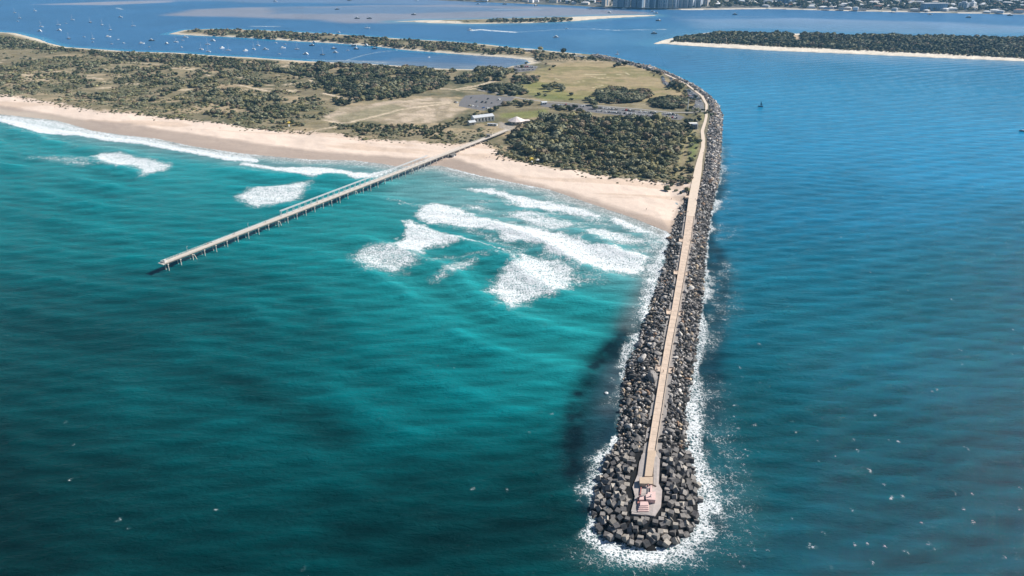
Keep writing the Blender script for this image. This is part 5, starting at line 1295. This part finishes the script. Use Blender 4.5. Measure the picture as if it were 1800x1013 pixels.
# ------------------------------------------------------------------ boats
def build_boats():
    r = np.random.default_rng(51)
    white = M('boat white', (.76, .76, .75), .4, .05, .5, .4); navy = M('boat navy', (.03, .05, .10), .4, .1, .5, .4); darkm = M('boat dark', (.06, .065, .07), .6, .15, .5); glass = M('dark window glass', (.05, .065, .08), .2, .1, 1, .6); alum = M('mast alloy', (.62, .63, .65), .4, .05, 1, .5); cover = M('sail cover', (.10, .16, .30), .8, .1, 1)
    def hull(L, W, fb, mat):
        m = MB(); n = 9; rings = []
        for z, k in ((-.4, .55), (0, .86), (fb, 1.0)):
            ring = []
            for i in range(n + 1):
                u = i / n; y = -L / 2 + u * L; w = W / 2 * k * (min(1, .78 + .5 * u) if u < .45 else math.sqrt(max(0, 1 - ((u - .45) / .55) ** 2.1)))
                ring.append((w, y * (1 - .04 * (1 - k)), z + (.25 * u * u if z == fb else 0)))
            rings.append([(x, y, z_) for x, y, z_ in ring] + [(-x, y, z_) for x, y, z_ in ring[::-1][1:]])
        N_ = len(rings[0]); vs = sum(rings, []); fs = []
        for k in range(2):
            for i in range(N_): j = (i + 1) % N_; fs.append((k * N_ + i, k * N_ + j, (k + 1) * N_ + j, (k + 1) * N_ + i))
        fs.append(tuple(range(2 * N_, 3 * N_))); return m.add(vs, fs).mesh('hull', mat)
    S = {}
    for cn, mt in (('white', white), ('navy', navy), ('dark', darkm)): S[cn] = (hull(12, 3.7, 1.3, mt), hull(13, 4.4, 1.7, mt), hull(7, 2.4, .9, mt))
    cab_s = MB().box(-1.1, 1.1, -2.2, 2.0, 1.3, 1.95, 0, .25).mesh('cabin', white); mast = MB().tube((0, 0, 1.3), (0, 0, 17), .16, .10, 7).mesh('mast', alum)
    boom = MB().tube((0, .1, 2.9), (0, -4.6, 2.9), .10, n=6).mesh('boom', alum); sc = MB().tube((0, 0, 3.15), (0, -4.3, 3.15), .28, .18, 7).mesh('sail_cover', cover)
    rig = MB(); rig.tube((0, 5.7, 1.5), (0, 0, 16.6), .035, n=4); rig.tube((0, -5.7, 1.4), (0, 0, 16.6), .035, n=4); rig.tube((-1.6, 0, 1.4), (0, 0, 13), .03, n=4); rig.tube((1.6, 0, 1.4), (0, 0, 13), .03, n=4); rig = rig.mesh('rigging', alum)
    cab_m = MB().box(-1.7, 1.7, -4.2, 2.2, 1.7, 3.6, 0, .35).mesh('cabin', white); wind = MB().box(-1.5, 1.5, -3.6, 2.05, 2.45, 3.05).box(-1.62, 1.62, -3.2, 1.7, 2.5, 3.1).mesh('cabin_window', glass); fly = MB().box(-1.4, 1.4, -3.2, .6, 3.61, 4.5, 0, .3).mesh('flybridge', white)
    cab_r = MB().box(-.8, .8, -1.2, 1.3, .9, 1.9, 0, .25).mesh('cabin', white); wr = MB().box(-.72, .72, -1.0, 1.22, 1.25, 1.6).mesh('cabin_window', glass)
    items = []
    def boat(kind, px, py, col, where, sc_=1.0, rz=None):
        x, y = G(px, py, 0)
        a = (PI / 2 + r.normal() * .35 + (PI if r.random() < .4 else 0)) if rz is None else rz
        nm = {'sail': 'sailing_boat', 'motor': 'motor_cruiser', 'small': 'runabout'}[kind]
        t = thing(nm, '', {'sail': 'sailboat', 'motor': 'motor boat', 'small': 'small boat'}[kind], (x, y, .05), a, 'boats moored in the sheltered water', sc_)
        if kind == 'sail':
            link('hull', S[col][0], t); link('cabin', cab_s, t); mo = link('mast', mast, t); link('boom', boom, t); link('sail_cover', sc, t); link('rigging', rig, t)
        elif kind == 'motor':
            link('hull', S[col][1], t); c = link('cabin', cab_m, t); link('cabin_window', wind, c); link('flybridge', fly, t)
        else:
            link('hull', S[col][2], t); c = link('cabin', cab_r, t); link('cabin_window', wr, c)
        items.append((t, f'{col} {"moored yacht with bare mast" if kind == "sail" else "motor cruiser" if kind == "motor" else "small runabout"} {where}'))
    an = 'in the anchorage beyond the dunes'
    for k, x, y in (('sail', 140, 130), ('small', 125, 152), ('sail', 105, 92), ('sail', 245, 78), ('sail', 290, 190), ('motor', 278, 222), ('sail', 410, 178), ('motor', 415, 216), ('small', 465, 167), ('sail', 508, 142), ('sail', 635, 160), ('sail', 720, 178), ('sail', 777, 213), ('motor', 848, 124), ('sail', 937, 185), ('sail', 485, 275), ('small', 590, 262), ('sail', 655, 277), ('small', 653, 298), ('motor', 762, 262), ('small', 785, 312), ('small', 830, 280), ('small', 868, 305), ('motor', 997, 309), ('small', 1050, 333)):
        boat(k, x / 4, y / 4, 'navy' if (x, y) in ((635, 160), (485, 275)) else 'white', an, .92 if k == 'sail' else .95 if k == 'motor' else .9)
    boat('motor', 1067 / 4, 288 / 4, 'dark', an, 1)
    by = 'in the bay behind the sand peninsula'
    for k, x, y in (('motor', 1175, 311), ('sail', 1237, 298), ('motor', 1305, 266), ('small', 1285, 286), ('motor', 1495, 290), ('small', 1277, 334), ('sail', 1415, 350), ('sail', 1465, 365), ('sail', 1460, 315), ('motor', 1560, 342), ('sail', 1607, 357), ('motor', 1725, 361), ('sail', 1785, 348)):
        boat(k, x / 4, y / 4, 'white', by, .92)
    for k, x, y, c in (('sail', 15, 322, 'white'), ('motor', 68, 351, 'white'), ('small', 140, 304, 'white'), ('motor', 190, 341, 'white'), ('small', 165, 383, 'white'), ('small', 205, 315, 'white'), ('sail', 290, 349, 'white'), ('motor', 350, 383, 'white'), ('motor', 393, 323, 'navy'), ('motor', 412, 303, 'white'), ('sail', 470, 388, 'navy'), ('motor', 550, 345, 'navy'), ('motor', 560, 373, 'white'), ('small', 645, 356, 'white'), ('motor', 706, 347, 'navy'), ('motor', 835, 346, 'navy'), ('small', 1217, 405, 'white')):
        boat(k, 450 + x / 4, y / 4, c, by, .92)
    boat('motor', 450 + 780 / 4, 326 / 4, 'white', 'drawn up on the peninsula sand', 1.1)
    ch = 'in the open channel'
    for k, px, py, c, wh in (('sail', 450 + 783 / 4, 50, 'white', 'alone in the channel behind the peninsula'), ('small', 595.7, 57.5, 'white', 'alone in the channel behind the peninsula'), ('motor', 484, 3.2, 'white', 'far off beside the sand flats'), ('motor', 593, 17, 'dark', 'aground on the pale sand flats'), ('motor', 628, 33, 'dark', 'aground on the pale sand flats'), ('motor', 649, 33.2, 'dark', 'aground on the pale sand flats'), ('motor', 727, 26.5, 'dark', 'aground on the pale sand flats'), ('motor', 614, 1.5, 'dark', 'far off beside the sand flats'), ('motor', 732, 1.5, 'white', 'far off beside the sand flats'),
                             ('motor', 827, 54, 'white', 'heading a broad wake in the channel'), ('small', 996, 51, 'white', 'towing a long thin wake'), ('motor', 978, 66.5, 'white', 'in the open channel beyond the park'), ('motor', 1150, 59.7, 'dark', 'in the channel left of the long island'), ('motor', 1157, 37, 'dark', 'off the tip of the white sand spit'), ('motor', 1072, 23, 'white', 'behind the white sand spit'), ('sail', 1037, 17, 'white', 'below the far waterfront'), ('motor', 942, 10.5, 'dark', 'below the far waterfront'), ('motor', 1147, 21.3, 'white', 'off the far towers'), ('motor', 1153, 24.4, 'white', 'off the far towers'), ('motor', 1097, 16.5, 'white', 'at the foot of the far towers'), ('motor', 1292, 26, 'dark', 'off the far beach'), ('motor', 1635, 26.5, 'white', 'off the far beach by the resort block'), ('motor', 1702, 31.5, 'dark', 'off the far beach, right side'), ('motor', 1775, 28, 'dark', 'close in to the far beach, right side'), ('motor', 840, 8, 'white', 'far off beside the sand flats'), ('motor', 887, 8, 'dark', 'below the far waterfront')):
        boat(k, px, py, c, wh, 1.15)
    single_out(items)
    # small sailing dinghy in the entrance and channel buoy off the park
    for px, py, c, lab in ((1337, 187.5, 'navy', 'small blue sailing dinghy alone in the harbour entrance'), (1085, 96, 'white', 'tiny white sailing dinghy in the channel beyond the park rim')):
        x, y = G(px, py, 0); t = thing('sailing_dinghy', lab, 'dinghy', (x, y, .05), 1.2)
        link('hull', S[c][2], t); link('mast', MB().tube((0, .6, .8), (0, .6, 8.5), .07, n=6).mesh('mast', alum), t)
        link('sail', MB().add([(0, .5, 1.6), (0, -2.6, 1.5), (.12, .5, 8.2), (.05, .5, 1.6), (.05, -2.6, 1.5)], [(0, 1, 2), (4, 3, 2), (1, 0, 3, 4)]).mesh('sail', M('sea green sail', (.10, .26, .33), .8) if c == 'navy' else white), t)
    x, y = G(1797, 231, 0); boat2 = thing('motor_launch', 'dark launch entering at the right edge of the harbour entrance', 'launch', (x, y, .05), .9); link('hull', S['dark'][2], boat2); c = link('cabin', cab_r, boat2); link('cabin_window', wr, c)
    # mooring buoys and the white float beside the wall
    x, y = G(1066, 692, 0); t = thing('float', 'white float drifting on the dark water left of the breakwater', 'float', (x, y, .05))
    link('drum', MB().lathe([(.5, -.3), (1.0, .0), (1.0, .5), (.4, .75)], 12).mesh('drum', white), t); link('handle', MB().tube((0, 0, .75), (0, 0, 1.3), .12, n=6).mesh('handle', alum), t)

# ------------------------------------------------------------------ people
def build_people(jat):
    r = np.random.default_rng(61)
    skin, nt, b = new_mat('person cloth and skin'); nt.links.new(nt.nodes.new('ShaderNodeObjectInfo').outputs['Color'], b.inputs['Base Color']); b.inputs['Roughness'].default_value = .8
    def figure(step):
        J = {'pel': (0, 0, .95), 'chest': (0, .02, 1.32), 'neck': (0, .02, 1.5), 'head': (0, .04, 1.64), 'top': (0, .03, 1.74)}
        for s, n in ((-1, 'l'), (1, 'r')):
            k = step * s
            J.update({'hip' + n: (.10 * s, 0, .9), 'knee' + n: (.11 * s, .16 * k + .03, .5), 'ank' + n: (.11 * s, .22 * k - .03 * abs(k), .08), 'toe' + n: (.12 * s, .22 * k + .16, .04), 'sh' + n: (.19 * s, .02, 1.42), 'elb' + n: (.25 * s, -.12 * k, 1.14), 'wri' + n: (.26 * s, -.16 * k + .08, .90), 'han' + n: (.26 * s, -.17 * k + .12, .80)})
        names = list(J); E = [('pel', 'chest'), ('chest', 'neck'), ('neck', 'head'), ('head', 'top')]
        for n in 'lr': E += [('pel', 'hip' + n), ('hip' + n, 'knee' + n), ('knee' + n, 'ank' + n), ('ank' + n, 'toe' + n), ('chest', 'sh' + n), ('sh' + n, 'elb' + n), ('elb' + n, 'wri' + n), ('wri' + n, 'han' + n)]
        rad = dict(pel=.13, chest=.15, neck=.06, head=.10, top=.07)
        for n in 'lr': rad.update({'hip' + n: .09, 'knee' + n: .06, 'ank' + n: .045, 'toe' + n: .04, 'sh' + n: .065, 'elb' + n: .045, 'wri' + n: .032, 'han' + n: .035})
        me = bpy.data.meshes.new('body'); me.from_pydata([J[n] for n in names], [(names.index(a), names.index(c)) for a, c in E], [])
        o = bpy.data.objects.new('figure_tmp', me); COL.objects.link(o)
        md = o.modifiers.new('s', 'SKIN'); sv = me.skin_vertices[0].data
        for i, n in enumerate(names): sv[i].radius = (rad[n], rad[n]); sv[i].use_root = n == 'pel'
        ss = o.modifiers.new('u', 'SUBSURF'); ss.levels = 1; ss.render_levels = 1
        dg = bpy.context.evaluated_depsgraph_get(); out = bpy.data.meshes.new_from_object(o.evaluated_get(dg)); out.name = 'person'
        bpy.data.objects.remove(o); out.materials.clear(); out.materials.append(skin); return out
    figs = [figure(0), figure(.9)]
    shirt = MB().lathe([(.17, .88), (.185, 1.1), (.20, 1.38), (.09, 1.50)], 10).mesh('shirt', skin); shorts = MB().lathe([(.20, .62), (.185, .80), (.175, .98)], 10).mesh('shorts', skin); hair = MB().lathe([(.115, 1.64), (.115, 1.72), (.06, 1.78)], 8, c=(0, .02)).mesh('hair', skin)
    cl = {'red': (.5, .04, .03), 'white': (.7, .7, .68), 'black': (.02, .02, .02), 'blue': (.04, .12, .35), 'yellow': (.6, .45, .05), 'grey': (.2, .2, .2), 'pink': (.6, .25, .28)}
    def person(x, y, z, top, bot, where, walk):
        t = thing('person', f'person in {top} top and {bot} shorts {where}', 'person', (x, y, z), r.uniform(0, 6.28))
        link('body', figs[int(walk)], t, None, (.36, .22, .15)); link('shirt', shirt, t, None, cl[top]); link('shorts', shorts, t, None, cl[bot]); link('hair', hair, t, None, (.04, .025, .015))
    for px, py, z, a, b_, w in ((1166, 655, 4.25, 'black', 'grey', 'standing in the viewing bay nearest the beacon'), (1212, 424, 4.21, 'white', 'black', 'walking on the path by the fourth bay'), (1199, 549, 4.21, 'white', 'blue', 'in the second viewing bay from the beacon'), (1209, 374, 4.21, 'black', 'blue', 'on the path beside the beach'), (1222, 352, 4.21, 'blue', 'grey', 'on the path where it meets the beach'), (1216, 402, 4.21, 'pink', 'white', 'on the path above the surf'), (1240, 233, 4.06, 'red', 'black', 'on the winding promenade'), (1236, 270, 4.06, 'white', 'grey', 'on the promenade by the harbour rocks')):
        x, y = G(px, py, z); person(x, y, z, a, b_, w, r.random() < .6)
    for px, py, a, b_, w in ((1136, 370, 'black', 'grey', 'on the wet sand near the breakwater'), (1180, 352, 'red', 'black', 'on dry sand near the breakwater'), (861, 279, 'blue', 'black', 'on dry sand right of the jetty'), (855, 280, 'pink', 'white', 'on dry sand just right of the jetty'), (337, 231, 'black', 'blue', 'alone on the beach left of the jetty'), (1183, 372, 'yellow', 'grey', 'at the beach edge below the wall')):
        x, y = G(px, py, 1.5); z = tz(x, y); person(x, y, z - .02, a, b_, w, True)
    for n, xx, a, b_, w in ((3.6, -3.4, 'red', 'black', 'on the jetty near its seaward end'), (6.0, -3.2, 'red', 'blue', 'on the open jetty deck'), (9.0, -3.0, 'black', 'grey', 'on the jetty just seaward of the gantry'), (12.8, -1.0, 'pink', 'white', 'beside the first gantry frames on the jetty'), (14.5, -1.2, 'red', 'grey', 'on the jetty beneath the gantry')):
        p = jat(n, xx); person(p[0], p[1], J_Z + .005, a, b_, w, r.random() < .5)
build_sea(); build_land(); build_breakwater(); build_rocks(); build_beacon(); jetty_at = build_jetty(); build_trees(); build_buildings(); build_cars(); build_boats(); build_people(jetty_at)
# ================================================================== LIGHT, AIR, CAMERA
def setup():
    w = bpy.data.worlds.new('World'); scene.world = w; w.use_nodes = True
    nt = w.node_tree
    sky = nt.nodes.new('ShaderNodeTexSky'); sky.sky_type = 'NISHITA'; sky.sun_disc = False; sky.dust_density = 0.1; sky.ozone_density = 3.0
    sky.sun_elevation = SUN_EL; sky.sun_rotation = SUN_AZ
    bg = nt.nodes['Background']; bg.inputs[1].default_value = .05
    nt.links.new(sky.outputs[0], bg.inputs[0])
    l = bpy.data.lights.new('sun', 'SUN'); l.energy = 4.8; l.angle = math.radians(.5); l.color = (1, .95, .87)
    o = bpy.data.objects.new('sun', l); COL.objects.link(o)
    s = Vector((math.sin(SUN_AZ) * math.cos(SUN_EL), math.cos(SUN_AZ) * math.cos(SUN_EL), math.sin(SUN_EL)))
    o.rotation_euler = s.to_track_quat('Z', 'Y').to_euler(); o.location = (300, 300, 400)
    cam = bpy.data.cameras.new('camera'); co = bpy.data.objects.new('camera', cam); COL.objects.link(co)
    co.location = (0, 0, H); co.rotation_euler = (PI / 2 - PITCH, 0, 0)
    cam.sensor_width = 36; cam.lens = 36 * FPX / 1800; cam.clip_start = 1; cam.clip_end = 60000
    scene.camera = co
    vs = scene.view_settings; vs.view_transform = 'Standard'; vs.look = 'None'; vs.gamma = 1; vs.exposure = EXPO; vs.use_curve_mapping = False
    scene.render.resolution_x, scene.render.resolution_y = 1024, 576
    scene.cycles.max_bounces = 5; scene.cycles.diffuse_bounces = 2; scene.cycles.glossy_bounces = 2; scene.cycles.transmission_bounces = 2; scene.cycles.volume_bounces = 1
    scene.cycles.use_denoising = True
    if HAZE > 0:
        m = bpy.data.materials.new('haze'); m.use_nodes = True; nt = m.node_tree
        nt.nodes.remove(nt.nodes['Principled BSDF'])
        v = nt.nodes.new('ShaderNodeVolumePrincipled'); v.inputs['Color'].default_value = (.25, .62, 1.0, 1); v.inputs['Density'].default_value = HAZE; v.inputs['Anisotropy'].default_value = 0.1
        nt.links.new(v.outputs[0], nt.nodes['Material Output'].inputs['Volume'])
        b = MB().box(-26000, 26000, -9000, 26000, -9, H + 40)
        stuff('haze', b.mesh('haze', m), 'thin pale blue sea haze filling the air over the coast', 'haze')
EXPO = 0.68
HAZE = 0.000042
setup()
